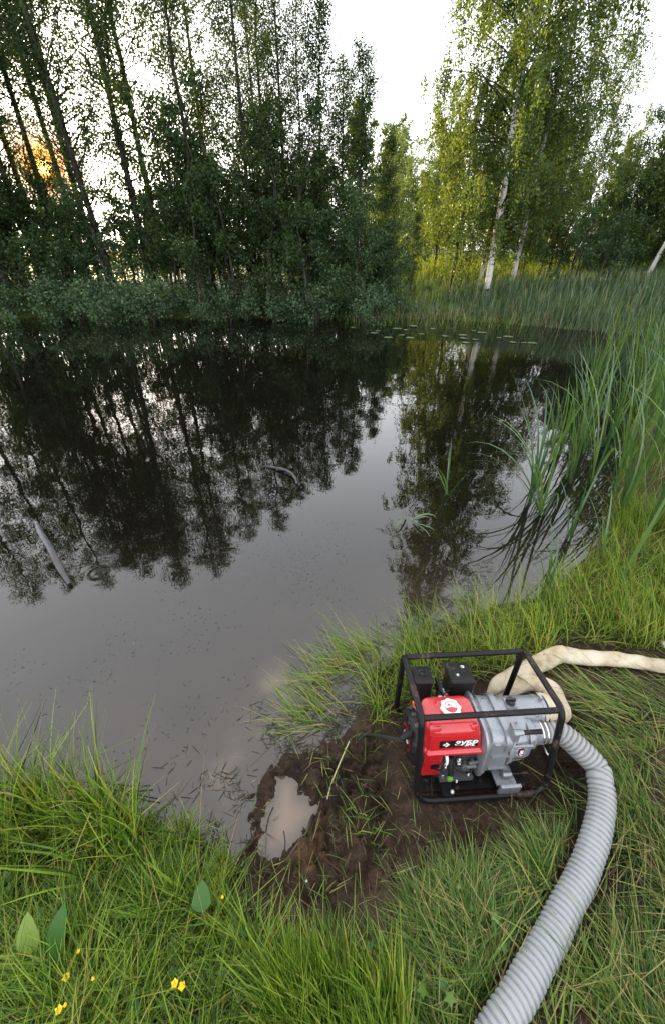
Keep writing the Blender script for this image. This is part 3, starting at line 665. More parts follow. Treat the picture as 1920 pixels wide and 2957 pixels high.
cattail(1565, 1485, 1.18, 11, 'leaning cattail with fanned leaves standing in the water, nearest clump', .7, L_, .022, .5, curl=1.2, seed=1)
cattail(1530, 1455, 1.30, 7, 'upright cattail just behind the leaning fanned clump', .12, L_, .021, .3, seed=2)
cattail(1290, 1430, .55, 6, 'small low cattail sprouting alone in open water', .35, R_(150), .013, .6, seed=3)
cattail(1180, 1500, .38, 6, 'broken drooping cattail stub lying in the water', 1.6, R_(-40), .013, .7, curl=1.6, seed=4)
cattail(1705, 1400, 1.35, 9, 'tall cattail with arching leaves at the edge of the open water', .35, L_, .021, .4, curl=1.2, seed=5)
cattail(1640, 1380, 1.25, 7, 'thin upright cattail between the leaning clump and the thick stand', .1, L_, .019, .3, seed=6)
cattail(1760, 1725, 1.05, 3, 'single tall cattail shoot rising from the bank grass', .15, R_(40), .026, .1, curl=.5, seed=7)
cattail(1725, 1650, .62, 5, 'short cattail with bent blades in the flooded grass', .5, L_, .017, .4, seed=8)
cattail(1565, 1720, .55, 6, 'young light green cattail behind the shore grass', .15, L_, .016, .3, seed=9)
cattail(1640, 1560, .8, 4, 'slim cattail shoot standing in the shallows', .25, L_, .016, .3, seed=10)
for k, (a, b, h_) in enumerate([(1780, 1500, 1.25), (1850, 1570, 1.3), (1905, 1480, 1.4), (1835, 1410, 1.35), (1890, 1350, 1.4), (1765, 1430, 1.2), (1915, 1250, 1.4), (1850, 1260, 1.35), (1800, 1310, 1.3), (1880, 1170, 1.35), (1740, 1290, 1.25), (1930, 1620, 1.3), (1960, 1400, 1.45), (1820, 1200, 1.3), (1690, 1310, 1.15), (1960, 1540, 1.4)]):
    cattail(a, b, h_, 8, 'cattail in the thick green stand at the right shore', .12 + .2 * (k % 3 == 0), L_, .019, .4, 'thick stand of cattails on the right', 1.1, 60 + k)
_r = random.Random(3); k_ = 0
while k_ < 52:
    x, y = _r.uniform(2.2, 7.2), _r.uniform(2.6, 8.5)
    s_ = float(pond_sd(np.array([x]), np.array([y]))[0])
    if not -.9 < s_ < .9 or x / y < .62 - .02 * y or x / y > 1.15: continue
    cattail(0, 0, _r.uniform(.95, 1.5), _r.randint(5, 8), 'cattail in the thick green stand at the right shore', _r.uniform(0, .3), L_, .019, .35, 'thick stand of cattails on the right', 1.0, 100 + k_, xy=(x, y)); k_ += 1
# lily pads
def lily_mesh(r_, seed):
    r = random.Random(seed); V = [(0, 0, .002)]; n = 18
    for k in range(n + 1):
        a = R_(12) + (2 * math.pi - R_(24)) * k / n; rr = r_ * (1 + .05 * math.sin(3 * a + seed))
        V.append((rr * math.cos(a), rr * math.sin(a), .004 + .006 * abs(math.sin(2 * a + seed)) * (r.random() < .5)))
    Fc = [(0, k, k + 1, k + 1) for k in range(1, n + 1)]
    bm = bmesh.new(); vv = [bm.verts.new(p) for p in V]
    for k in range(1, n + 1): bm.faces.new((vv[0], vv[k], vv[k + 1]))
    me = bpy.data.meshes.new('lily_pad'); bm.to_mesh(me); bm.free(); me.materials.append(M['lily']); return me
lm = [lily_mesh(.09, 1), lily_mesh(.065, 2), lily_mesh(.105, 3)]
lily_px = [(1195, 942), (1108, 940), (1145, 949), (1172, 953), (1090, 956), (1080, 962), (1250, 950), (1158, 968), (1183, 976), (1285, 971), (1305, 948), (1335, 968), (1338, 977), (1365, 955), (1390, 961), (1372, 981), (1438, 976), (1465, 973), (1480, 989), (1510, 990), (1535, 991), (1020, 946), (1215, 965), (1120, 975), (1345, 990)]
for k, (a, b) in enumerate(lily_px):
    x, y = gp(a, b); o = link('lily_pad', lm[k % 3]); o.location = (x, y, .003); o.rotation_euler = (0, 0, k * 2.1); o.scale = (1 + .3 * ((k * 7) % 5) / 5,) * 3
    lab = 'lily pad floating in the loose patch near the far reeds'
    if k == 0: lab = 'largest pale lily pad of the patch, nearest the far bank'; o.scale = (1.7, 1.7, 1.7)
    tag(o, lab, 'lily pad', 'lily pads by the far reeds')

# ------------------------------------------------------------------ trees
def tube_np(P, rad, n=5):
    P = np.asarray(P, float); k = len(P); T = np.gradient(P, axis=0); T /= np.linalg.norm(T, axis=1)[:, None] + 1e-9
    ref = np.where(np.abs(T[:, 2:3]) > .9, np.array([[1., 0, 0]]), np.array([[0, 0, 1.]]))
    A = np.cross(T, ref); A /= np.linalg.norm(A, axis=1)[:, None]; B = np.cross(T, A)
    th = np.arange(n) * 2 * np.pi / n
    V = P[:, None] + (A[:, None] * np.cos(th)[None, :, None] + B[:, None] * np.sin(th)[None, :, None]) * np.asarray(rad)[:, None, None]
    i = np.arange(k - 1)[:, None] * n; j = np.arange(n)[None]; j2 = (j + 1) % n
    return V.reshape(-1, 3), np.stack([i + j, i + j2, i + n + j2, i + n + j], -1).reshape(-1, 4)
class Geo:
    def __init__(s): s.V, s.F, s.n = [], [], 0
    def add(s, v, f): s.V.append(v); s.F.append(f + s.n); s.n += len(v)
    def mesh(s, name, mat, smooth=True): return np_mesh(name, np.vstack(s.V), np.vstack(s.F), mat, smooth)
def leaves_np(A, B, nper, rs, size, jit, droop=.35):
    """leaf quads along twigs A->B"""
    k = len(A); i = np.repeat(np.arange(k), nper); n = len(i)
    u = rs.random(n)[:, None]; p = A[i] + (B[i] - A[i]) * u + rs.normal(0, jit, (n, 3))
    d = rs.normal(0, 1, (n, 3)); d[:, 2] -= droop; d /= np.linalg.norm(d, axis=1)[:, None]
    wv = np.cross(d, rs.normal(0, 1, (n, 3))); wv /= np.linalg.norm(wv, axis=1)[:, None] + 1e-9
    l = size * rs.uniform(.7, 1.25, n)[:, None]; wd = l * rs.uniform(.5, .75, (n, 1))
    V = np.stack([p, p + d * l * .45 + wv * wd * .5, p + d * l, p + d * l * .45 - wv * wd * .5], 1).reshape(-1, 3)
    tw = np.clip(.5 + rs.normal(0, .16, k), 0, 1)
    t = np.repeat(np.clip(tw[i] + rs.normal(0, .14, n), 0, 1), 4)
    return V, np.arange(n * 4).reshape(-1, 4), t
def make_tree(seed, Ht, cb, cr, nleaf, size, wood, leafm, kind='aspen', lean=(0, 0), r0=.11, nb=46, stems=1):
    rs = np.random.default_rng(seed); G = Geo(); TA, TB = [], []
    for st in range(stems):
        hs_ = Ht * (1 if st == 0 else rs.uniform(.6, .95)); off = np.array([0., 0, 0]) if stems == 1 else np.r_[rs.normal(0, .3 + .05 * stems, 2), 0]
        sl = np.array(lean) * hs_ + (rs.normal(0, .09, 2) * hs_ if stems > 1 else 0)
        K = 12; zz = np.linspace(0, 1, K)
        tr = np.c_[off[0] + sl[0] * zz ** 1.2 + rs.normal(0, .05, K) * zz, off[1] + sl[1] * zz ** 1.2 + rs.normal(0, .05, K) * zz, hs_ * zz]
        rr = r0 * (1 if stems == 1 else .45) * (1 - zz) ** .8 + .008
        v, f = tube_np(tr, rr, 7 if stems == 1 else 5); G.add(v, f)
        nbs = max(6, nb // stems)
        for b in range(nbs):
            t = (b + rs.random()) / nbs; zb = cb + (.985 * hs_ - cb) * t
            base = np.array([np.interp(zb, tr[:, 2], tr[:, 0]), np.interp(zb, tr[:, 2], tr[:, 1]), zb])
            if kind == 'aspen': prof = (1 - t) ** .55 * (.45 + .55 * min(1, t * 3)); el = rs.uniform(.35, 1.0)
            elif kind == 'birch': prof = (1 - t) ** .5 * (.55 + .45 * min(1, t * 4)); el = rs.uniform(.3, .95)
            else: prof = (1 - t * .8) ** .6; el = rs.uniform(.1, 1.1)
            Lb = cr * prof * rs.uniform(.55, 1.15) + .12; az = b * 2.39996 + rs.normal(0, .5)
            d = np.array([math.cos(az) * math.cos(el), math.sin(az) * math.cos(el), math.sin(el)])
            s = np.linspace(0, 1, 5)[:, None]; sag = {'aspen': -.1, 'birch': -.35, 'bush': -.12}[kind]
            pl_ = base + d * Lb * s + np.array([0, 0, sag * Lb]) * s ** 2
            v, f = tube_np(pl_, np.linspace(max(.006, rr[0] * .28 * (1 - t * .6)), .004, 5), 3); G.add(v, f)
            m = max(3, int(5 + Lb * 5))
            for q_ in range(m):
                u = rs.uniform(.12, 1.0); a = np.array([np.interp(u, s[:, 0], pl_[:, c]) for c in range(3)])
                if kind == 'birch':
                    e = np.r_[rs.normal(0, .16, 2), -rs.uniform(.25, 1.25)]; e[:2] += d[:2] * .25
                else:
                    e = rs.normal(0, .6, 3) + d * .6; e[2] += .15; e = e / np.linalg.norm(e) * (.16 + .28 * Lb * rs.uniform(.3, 1) * (1.05 - .5 * u))
                TA.append(a); TB.append(a + e)
    TA, TB = np.array(TA), np.array(TB)
    for a, e in zip(TA[::2], TB[::2]):
        v, f = tube_np(np.array([a, (a + e) / 2, e]), [.005, .004, .002], 3); G.add(v, f)
    nper = rs.poisson(nleaf / len(TA), len(TA))
    V, Fc, t = leaves_np(TA, TB, nper, rs, size, .13 if kind == 'aspen' else (.08 if kind == 'bush' else .05), .9 if kind == 'birch' else .3)
    gm = G.mesh('trunk', wood)
    if wood.name == 'white birch bark':      # only the stem is white, the limbs and twigs are dark
        gm.materials.append(M['bark']); k0 = G.F[0].shape[0]; gi = np.ones(len(gm.polygons), np.int32); gi[:k0] = 0; gm.polygons.foreach_set('material_index', gi)
    return gm, np_mesh('crown', V, Fc, leafm, False, {'tint': t})
def plant(pair, x, y, label, cat='tree', name='tree', group=None, rz=0, s=1.0, z=None, parts=('trunk', 'crown'), tilt=(0, 0), sz=1.0):
    z = hz(x, y) - .05 if z is None else z
    o = tag(empty(name, (x, y, z), (tilt[0], tilt[1], rz)), label, cat, group); o.scale = (s, s, s * sz)
    for n_, me in zip(parts, pair): link(n_, me, o)
    return o
A1 = make_tree(1, 13.6, 1.6, 3.2, 28000, .068, M['bark'], M['leaf'], nb=84)
A2 = make_tree(2, 13.0, 2.2, 3.0, 24000, .069, M['bark'], M['leaf'], nb=78)
A3 = make_tree(3, 11.0, .8, 2.4, 23000, .068, M['bark'], M['leaf'], nb=76, r0=.09)
A4 = make_tree(4, 8.0, .5, 1.6, 20000, .066, M['bark'], M['leaf'], nb=48, r0=.06)
A5 = make_tree(5, 6.5, .4, 1.25, 14000, .075, M['bark'], M['leaf'], nb=36, r0=.045)
A6 = make_tree(6, 13.2, 5.0, 2.7, 20000, .068, M['bark'], M['leaf'], nb=70)
def px_x(px, y, zz=.9):
    d = ray(px, 800); return d.x / d.y * y
tr_g = 'tall trees on the far left bank'
for (pr, px, y, lab, kw) in [
    (A1, 325, 16.3, 'tall grey trunked tree second from the left edge with a long bare lower trunk', dict(tilt=(0, -.05), rz=.3)),
    (A2, 437, 16.8, 'tall slender tree right of the long bare trunk', dict(rz=1.7, tilt=(0, -.02))),
    (A3, 600, 16.4, 'full leafed tree left of the densest part of the grove', dict(rz=.9, s=.93)),
    (A3, 740, 15.9, 'dense leafy tree behind the dark alder thicket', dict(rz=2.4, s=.86)),
    (A3, 835, 16.8, 'tall full tree behind the right half of the thicket', dict(rz=4.4, s=.74)),
    (A4, 930, 16.0, 'narrow tree near the right end of the left grove', dict(rz=.2, s=.88)),
    (A4, 1030, 15.8, 'spire shaped tree at the right end of the left grove', dict(rz=2.6, s=.78)),
    (A5, 1100, 15.9, 'lowest slender tree beside the gap of open sky', dict(rz=1.1, s=.68)),
    (A1, 120, 17.4, 'tall tree near the left edge of the picture', dict(rz=2.2, s=1.0)),
    (A2, 290, 19.5, 'tall tree standing back behind the bare trunk', dict(rz=5.1, s=1.08)),
    (A2, 40, 18.6, 'tall tree at the far left edge, standing back', dict(rz=.7, s=1.05)),
    (A2, 70, 16.6, 'slender tree at the left edge nearest the water', dict(rz=2.9, s=.97)),
    (A3, 10, 17.2, 'dense dark tree filling the left edge', dict(rz=5.0, s=.8)),
    (A6, 205, 18.5, 'bare stemmed tree with a high crown above the low sun', dict(rz=1)),
    (A6, 258, 20.5, 'high crowned tree standing back right of the low sun', dict(rz=3.6, s=1.08)),
    (A6, 150, 19.5, 'high crowned tree standing back left of the low sun', dict(rz=5, s=1.02)),
    (A3, 480, 19.0, 'leafy tree standing back left of the thicket', dict(rz=.4, s=1.25)),
    (A3, 790, 18.4, 'tree crown rising behind the middle of the thicket', dict(rz=5.5, s=.82)),
    (A3, 880, 18.2, 'slimmer tree crown behind the right end of the thicket', dict(rz=1.5, s=.66)),
    (A4, 985, 17.2, 'young tree standing back left of the spire shaped tree', dict(rz=4, s=.74)),
]:
    plant(pr, px_x(px, y), y, lab, 'tree', 'broadleaf_tree', tr_g, **kw)
for k, (px, y, s) in enumerate([(-90, 17, 1.05), (-260, 17.5, 1.15), (-450, 18, 1.2), (-150, 21, 1.0), (640, 21, .85), (770, 21.5, .7)]):
    plant((A1, A2)[k % 2], px_x(px, y), y, ['tree just beyond the left edge seen in the reflection'] [0] if k < 4 else ('tree at the back of the grove, left of the two highest thicket shrubs', 'tree at the back of the grove above the right thicket')[k % 2], 'tree', 'broadleaf_tree', 'mirrored trees off to the left' if k < 4 else 'back row of the left grove', rz=k * 1.3, s=s)
# big birch on the right
B1 = make_tree(11, 15.5, 1.6, 3.9, 100000, .07, M['birch'], M['birch_leaf'], 'birch', r0=.105, nb=130, lean=(-.006, 0))
B2 = make_tree(12, 11.5, 1.0, 3.2, 28000, .068, M['birch'], M['birch_leaf'], 'birch', r0=.08, nb=80)
B3 = make_tree(13, 5.2, .9, 1.7, 11000, .07, M['bark'], M['birch_leaf'], 'birch', r0=.05, nb=34)
plant(B1, px_x(1412, 15.4), 15.4, 'big white barked birch with drooping crown on the far bank', 'birch', 'birch_tree', tilt=(0, -.03))
plant(B2, px_x(1480, 15.9), 15.9, 'birch with a dark lower trunk close right of the big birch', 'birch', 'birch_tree', rz=1, tilt=(0, .05))
plant(B2, px_x(1388, 16.4), 16.4, 'thin birch trunk close left of the big birch', 'birch', 'birch_tree', rz=4, s=.85, tilt=(0, -.04))
plant(B2, px_x(1640, 18.5), 18.5, 'birch crown standing back right of the big birch', 'birch', 'birch_tree', rz=2.2, s=.6)
plant(B2, px_x(1560, 17.2), 17.2, 'leafy drooping birch right of the big birch', 'birch', 'birch_tree', rz=5.2, s=.7)
plant(B2, px_x(1720, 19.5), 19.5, 'tall drooping birch above the willow', 'birch', 'birch_tree', rz=3.3, s=.45)
plant(B3, px_x(1306, 16.0), 16.0, 'small forked tree with sunlit yellow leaves left of the big birch', 'tree', 'small_tree', s=1.05)
plant(B3, px_x(1250, 20.0), 20.0, 'sunlit yellow tree standing back in the meadow', 'tree', 'small_tree', rz=2, s=1.2)
plant(B3, px_x(1400, 21.0), 21.0, 'glowing yellow tree behind the birch trunks', 'tree', 'small_tree', rz=3.5, s=1.25)
plant(A5, px_x(1186, 16.5), 16.5, 'thin sapling alone in the sunlit grass gap', 'sapling', 'sapling', rz=.8, s=.36)
W1 = make_tree(14, 6.5, .2, 2.6, 30000, .075, M['bark'], M['bush_leaf'], 'bush', nb=80, stems=6, r0=.12)
W2 = make_tree(15, 8.5, .6, 2.8, 26000, .08, M['birch'], M['birch_leaf'], 'birch', nb=60, r0=.065)
W3 = make_tree(16, 6.2, .2, 2.5, 26000, .075, M['bark'], M['far_leaf'], 'bush', nb=76, stems=6, r0=.1)
plant(W1, px_x(1740, 17), 17, 'dark bushy willow right of the birch', 'tree', 'willow_tree', s=.74)
plant(W3, px_x(1900, 16), 16, 'broad green willow at the right edge', 'tree', 'willow_tree', rz=2, s=.8)
plant(W2, px_x(1862, 14.6), 14.6, 'leaning white trunked birch at the right edge', 'birch', 'birch_tree', tilt=(0, .2), s=.95)
plant(W2, px_x(2000, 18), 18, 'light green birch crown beyond the right edge', 'birch', 'birch_tree', rz=2.4, s=.62)
for k, (px, y, s, lab) in enumerate([(1140, 33, 1.12, 'soft green tree beyond the meadow, left in the gap'), (1185, 30, .95, 'pale round tree beyond the meadow in the middle of the gap'), (1225, 35, 1.2, 'hazy tree beyond the meadow next to the yellow leaves'), (1090, 36, 1.25, 'far green tree showing behind the lowest slender tree'), (1290, 38, 1.2, 'far tree behind the small forked tree')]):
    plant(W3, px_x(px, y), y, lab, 'tree', 'field_tree', 'trees beyond the meadow', rz=k * 1.7, s=s)
# alder thicket, shrubs
S1 = make_tree(21, 4.6, .1, 1.7, 18000, .075, M['bark'], M['leaf'], 'bush', nb=70, stems=9, r0=.08)
S2 = make_tree(22, 3.4, .1, 1.4, 13000, .075, M['bark'], M['bush_leaf'], 'bush', nb=60, stems=8, r0=.07)
sh = [(S1, -30, 17, 1.5, 'largest dark shrub, cut by the left edge'), (S1, 60, 17.5, 1.1, 'tall dark shrub right under the low sun'), (S1, 560, 17.2, 1.1, 'dark shrub at the back left of the thicket'), (S1, 725, 16.8, 1.2, 'dark shrub at the back of the thicket centre'), (S2, 310, 17.0, .95, 'shrub at the foot of the long bare trunk'), (S1, 20, 15.8, 1.15, 'dark tall shrub at the left edge under the low sun'), (S1, 130, 16.4, .9, 'dark shrub beside the leftmost bank grass'), (S2, 235, 16.6, .62, 'shrub left of the long bare trunk'),
      (S2, 395, 17.2, .95, 'shrub between the two bare trunks'), (S2, 500, 16.8, .95, 'shrub left of the alder thicket'), (S1, 590, 16, .95, 'left shrub of the dark alder thicket'),
      (S1, 680, 15.6, 1.12, 'tallest shrub of the dark alder thicket'), (S1, 780, 15.7, 1.02, 'middle right shrub of the dark alder thicket'), (S1, 875, 15.9, .95, 'right shrub of the dark alder thicket'),
      (S2, 960, 15.6, 1.0, 'shrub under the narrow tree of the grove'), (S2, 1060, 15.7, .9, 'shrub under the spire shaped tree'), (S2, 1120, 16.1, .62, 'small shrub at the right end of the thicket'),
      (S2, 1560, 17, .8, 'shrub behind the reeds right of the birch'), (S2, 1690, 15.5, .75, 'round shrub behind the cattail bed'), (S1, 1820, 17.5, .9, 'dark shrub between willow and leaning birch')]
for k, (pr, px, y, s, lab) in enumerate(sh):
    plant(pr, px_x(px, y), y, lab, 'shrub', 'shrub', 'shrubs on the far bank', rz=k * 1.9, s=s, parts=('stems', 'foliage'))
L1 = make_tree(31, 1.25, .02, .75, 3000, .075, M['bark'], M['low_leaf'], 'bush', nb=44, stems=8, r0=.03)
L2 = make_tree(32, .95, .02, .8, 2600, .07, M['bark'], M['low_leaf'], 'bush', nb=40, stems=8, r0=.03)
low = [(175, 15.0, 1.1), (235, 14.9, 1.2), (300, 14.75, 1.1), (365, 14.75, 1.15), (420, 14.9, 1.0), (480, 15.1, .9), (540, 15.0, .8), (640, 14.75, .95), (700, 15.0, .85), (760, 15.0, .8), (830, 14.7, .9), (880, 14.75, 1.0), (935, 14.7, 1.1), (985, 14.8, 1.0), (1045, 14.8, .95), (1095, 14.8, .9), (90, 15.2, 1.0), (20, 15.3, .9)]
LOWL = ['low bush on the far waterline below the long bare trunk', 'low bush just right of the long bare trunk, at the water', '', 'low bush right of the furthest reaching pale bush', 'small low bush between the two bare trunks', 'low bush set back under the slender grove tree', 'small low bush left of the alder thicket', 'low bush at the foot of the alder thicket, left side', 'low bush hidden under the middle of the alder thicket', 'small low bush under the right of the thicket', 'low bush overhanging water right of the thicket', 'low bush under the narrow tree of the grove', 'rounded low bush left of the spire shaped tree', 'low bush below the spire shaped tree', 'low bush between spire shaped tree and open gap', 'last low bush before the grassy bank on the right', 'low bush near the left edge over bank grass', 'leftmost low bush on the far waterline']
for k, (px, y, s) in enumerate(low):
    lab = LOWL[k]
    if k == 2: lab = 'pale green bush that reaches furthest over the water on the left'
    plant((L1, L2)[k % 2], px_x(px, y), y, lab, 'bush', 'bush', 'low bushes along the far waterline', rz=k * 2.3, s=s, parts=('stems', 'foliage'))
# wood beyond the meadow
FT = make_tree(41, 9, .4, 2.6, 4600, .28, M['bark'], M['far_leaf'], 'bush', nb=60, r0=.12)
rb = random.Random(9); V_, F_2, T_2, off = [], [], [], 0
lv = np.zeros(len(FT[1].vertices) * 3, np.float32); FT[1].vertices.foreach_get('co', lv); lv = lv.reshape(-1, 3)
lt = np.zeros(len(lv), np.float32); FT[1].attributes['tint'].data.foreach_get('value', lt)
for k in range(44):
    y = rb.uniform(44, 62); x = -58 + 108 * (k + rb.random()) / 44
    a = rb.uniform(0, 6.28); s = rb.uniform(.75, 1.25) * ((.6 if x / y < -.75 else .45) if x < -4 else (1.05 if x < 14 else 1.2)); c_, s__ = math.cos(a) * s, math.sin(a) * s
    V_.append(np.c_[lv[:, 0] * c_ - lv[:, 1] * s__ + x, lv[:, 0] * s__ + lv[:, 1] * c_ + y, lv[:, 2] * s + 1.2]); F_2.append(np.arange(len(lv)).reshape(-1, 4) + off); T_2.append(lt); off += len(lv)
tag(link('distant_wood', np_mesh('distant_wood', np.vstack(V_), np.vstack(F_2), M['far_leaf'], False, {'tint': np.concatenate(T_2)})), 'soft green wood far beyond the meadow', kind='stuff')
#@@PART3
# ------------------------------------------------------------------ the water pump
pump = tag(empty('water_pump', PUMP_T), 'red and grey engine water pump in a black tube frame', 'water pump')
pump.rotation_euler = PUMP_R.to_euler()
def part(name, bm, mat, parent=pump, smooth=True, bevel=0.0, seg=2): return bm_obj(name, bm, mat, parent, smooth, bevel, seg)
def boxp(name, mat, *b, parent=pump, bevel=.002, M_=None):
    bm = bmesh.new(); add_box(bm, *b, M=M_); return part(name, bm, mat, parent, True, bevel)
def bolt(name, p, r=.005, h=.006, axis='z', parent=pump, mat=None):
    bm = bmesh.new(); ax = {'x': 0, 'y': 1, 'z': 2}[axis]; s = p[ax]; hd = h if axis != 'y' else -h
    c = p
    axis_lathe(bm, axis, c, [(s, r * 1.7), (s + hd * .25, r * 1.7)], 14)
    axis_lathe(bm, axis, c, [(s + hd * .26, r), (s + hd * .9, r), (s + hd, r * .7)], 6)
    return part(name, bm, mat or M['chrome'], parent)
def text_me(body, size, shear=0.0, bold=0.0, depth=.0004, spacing=1.0):
    cu = bpy.data.curves.new('lettering', 'FONT'); cu.body = body; cu.size = size; cu.shear = shear; cu.offset = bold; cu.extrude = depth
    cu.align_x = 'CENTER'; cu.align_y = 'CENTER'; cu.resolution_u = 3; cu.space_character = spacing
    o = bpy.data.objects.new('tmp', cu); COL.objects.link(o); dg = bpy.context.evaluated_depsgraph_get()
    me = bpy.data.meshes.new_from_object(o.evaluated_get(dg)); bpy.data.objects.remove(o); return me
def lettering(body, size, mat, Mx, parent, **k):
    me = text_me(body, size, **k); me.transform(Mx); me.materials.clear(); me.materials.append(mat); return link('lettering', me, parent)
def face_y(x, y, z, tilt=0.0, sx=1.0):      # a sheet facing the viewer (-y), tilted back by tilt
    return Matrix.Translation((x, y, z)) @ Matrix.Rotation(math.pi / 2 - tilt, 4, 'X') @ Matrix.Diagonal((sx, 1, 1, 1))
HW, YF, YB, YBB, ZT, TR = .251, .063, .340, .364, .4095, .0118
for sgn in (-1, 1):
    X = sgn * HW
    bm = bmesh.new()
    add_tube(bm, round_path([(0, YBB, .012), (X, YBB, .012), (X, YB, ZT), (X, YF, ZT), (X, 0, .012), (0, 0, .012)], [.06, .03, .045, .075]), TR, 14)
    part('frame_hoop', bm, M['black'])
bm = bmesh.new(); add_tube(bm, [(-HW + .008, YF + .012, ZT - .012), (HW - .008, YF + .012, ZT - .012)], .0108, 14); part('front_bar', bm, M['black'])
bm = bmesh.new(); add_tube(bm, [(-HW + .008, YB - .006, ZT - .004), (HW - .008, YB - .006, ZT - .004)], .0112, 14); part('back_bar', bm, M['black'])
for x in (-.125, .10):
    boxp('mounting_rail', M['black'], x - .02, x + .02, .0, YBB, .012, .036)
boxp('dark_undersheet', M['black'], -.215, .2, .03, .335, .006, .0118)  # black sheet added so the space under the engine stays dark
bolt('bolt', (-.108, .012, .037), .005, .012); bolt('bolt', (-.14, .34, .037), .005, .012); bolt('bolt', (.085, .34, .037), .005, .012)
# engine block
blk = boxp('engine_block', M['darkalu'], -.142, -.012, .075, .25, .06, .225, bevel=.006)
for k in range(6):
    boxp('cooling_fin', M['darkalu'], -.128, -.02, .0685, .0745, .135 + k * .0125, .14 + k * .0125, parent=blk, bevel=.001)
boxp('engine_base', M['darkalu'], -.148, -.018, .045, .26, .042, .064, bevel=.005)
bm = bmesh.new(); axis_lathe(bm, 'y', (-.055, 0, .118), [(.045, .012), (.05, .02), (.073, .022)], 18); part('oil_gauge_boss', bm, M['darkalu'])
for p in ((-.035, .055, .064), (-.085, .04, .052), (-.135, .055, .064)): bolt('bolt', p, .0045, .012)
# levers, carburettor linkage and dipstick under the tank
bm = bmesh.new(); add_box(bm, -.098, -.076, .052, .06, .125, .165); add_box(bm, -.1, -.074, .045, .06, .163, .168); part('linkage_bracket', bm, M['chrome'], bevel=.001)
bolt('bolt', (-.087, .055, .168), .006, .012); bolt('bolt', (-.087, .05, .148), .006, .008, 'y')
bm = bmesh.new(); add_tube(bm, [(-.05, .05, .15), (-.012, .055, .148)], .007, 10); add_tube(bm, [(-.055, .05, .13), (-.02, .05, .132)], .009, 10); add_tube(bm, [(-.035, .056, .165), (-.035, .05, .12)], .006, 10); part('oil_sensor', bm, M['darkalu'])
bm = bmesh.new(); add_tube(bm, [(-.118, .058, .18), (-.124, .045, .15), (-.116, .038, .12), (-.12, .036, .1)], [.011, .013, .012, .009], 10); part('choke_cover', bm, M['plastic'])
bm = bmesh.new(); axis_lathe(bm, 'y', (-.121, 0, .1), [(.020, .0075), (.022, .0115), (.03, .0115), (.034, .008)], 14); dip = part('oil_dipstick', bm, M['green'])
bm = bmesh.new(); add_tube(bm, [(-.135, .062, .19), (-.132, .05, .165), (-.138, .048, .14)], .006, 8); part('fuel_line', bm, M['white'])
# red side shroud with dark switch recess
bm = bmesh.new()
add_rings(bm, [[(x, y, z) for x, z in rrect(-.222, -.142, .052, .226, .014)] for y in (.245, .072)] + [[(x, y, z) for x, z in rrect(-.217, -.147, .057, .221, .012)] for y in (.066,)])
shr = part('fan_shroud', bm, M['red'])
bm = bmesh.new(); add_rings(bm, [[(x, y, z) for x, z in rrect(-.185, -.152, .098, .128, .01)] for y in (.0655, .0645)]); part('switch_recess', bm, M['labelblack'], shr)
boxp('engine_switch', M['plastic'], -.176, -.162, .058, .0643, .106, .121, parent=shr)
# recoil starter on the left end
SY, SZ = .155, .165
bm = bmesh.new(); axis_lathe(bm, 'x', (0, SY, SZ), [(-.2225, .104), (-.236, .104), (-.247, .098), (-.257, .088), (-.261, .06), (-.262, .001)], 36); st = part('recoil_starter', bm, M['plastic'])
for k in range(14):
    a = 2 * math.pi * k / 14; bm = bmesh.new()
    add_box(bm, -.2615, -.2535, -.007, .007, .066, .086); bmesh.ops.transform(bm, matrix=Matrix.Translation((0, SY, SZ)) @ Matrix.Rotation(a, 4, 'X'), verts=bm.verts); part('cooling_slot', bm, M['labelblack'], st, False)
    bm = bmesh.new(); add_box(bm, -.245, -.227, -.007, .007, .1025, .1045); bmesh.ops.transform(bm, matrix=Matrix.Translation((0, SY, SZ)) @ Matrix.Rotation(a + .2, 4, 'X'), verts=bm.verts); part('cooling_slot', bm, M['darkalu'], st, False)
bm = bmesh.new(); axis_lathe(bm, 'x', (0, SY, SZ), [(-.2622, .05), (-.2635, .05), (-.2636, .001)], 30); part('red_ring', bm, M['red'], st)
bm = bmesh.new(); axis_lathe(bm, 'x', (0, SY, SZ), [(-.2637, .044), (-.2642, .044), (-.2643, .001)], 30); part('starter_disc', bm, M['labelblack'], st)
Mx = Matrix.Translation((-.2645, SY, SZ)) @ Matrix.Rotation(-math.pi / 2, 4, 'Z') @ Matrix.Rotation(math.pi / 2, 4, 'X')
lettering('ЗУБР', .024, M['white'], Mx, st, shear=.15, bold=.0005)
# pull handle and its black cord leading off to the left
bm = bmesh.new(); add_tube(bm, catmull([(-.262, .115, .255), (-.285, .108, .25), (-.305, .098, .243)], 5), [.0105, .0125, .0135, .0138, .0138, .0135, .0128, .0118, .0105, .009, .006], 12); part('starter_handle', bm, M['plastic'])
bolt('bolt', (-.215, .24, .30), .006, .008, 'x'); 
bm = bmesh.new(); axis_lathe(bm, 'y', (-.228, 0, .292), [(.20, .003), (.202, .0095), (.212, .0105), (.216, .006)], 12); part('fuel_tap', bm, M['orange'])
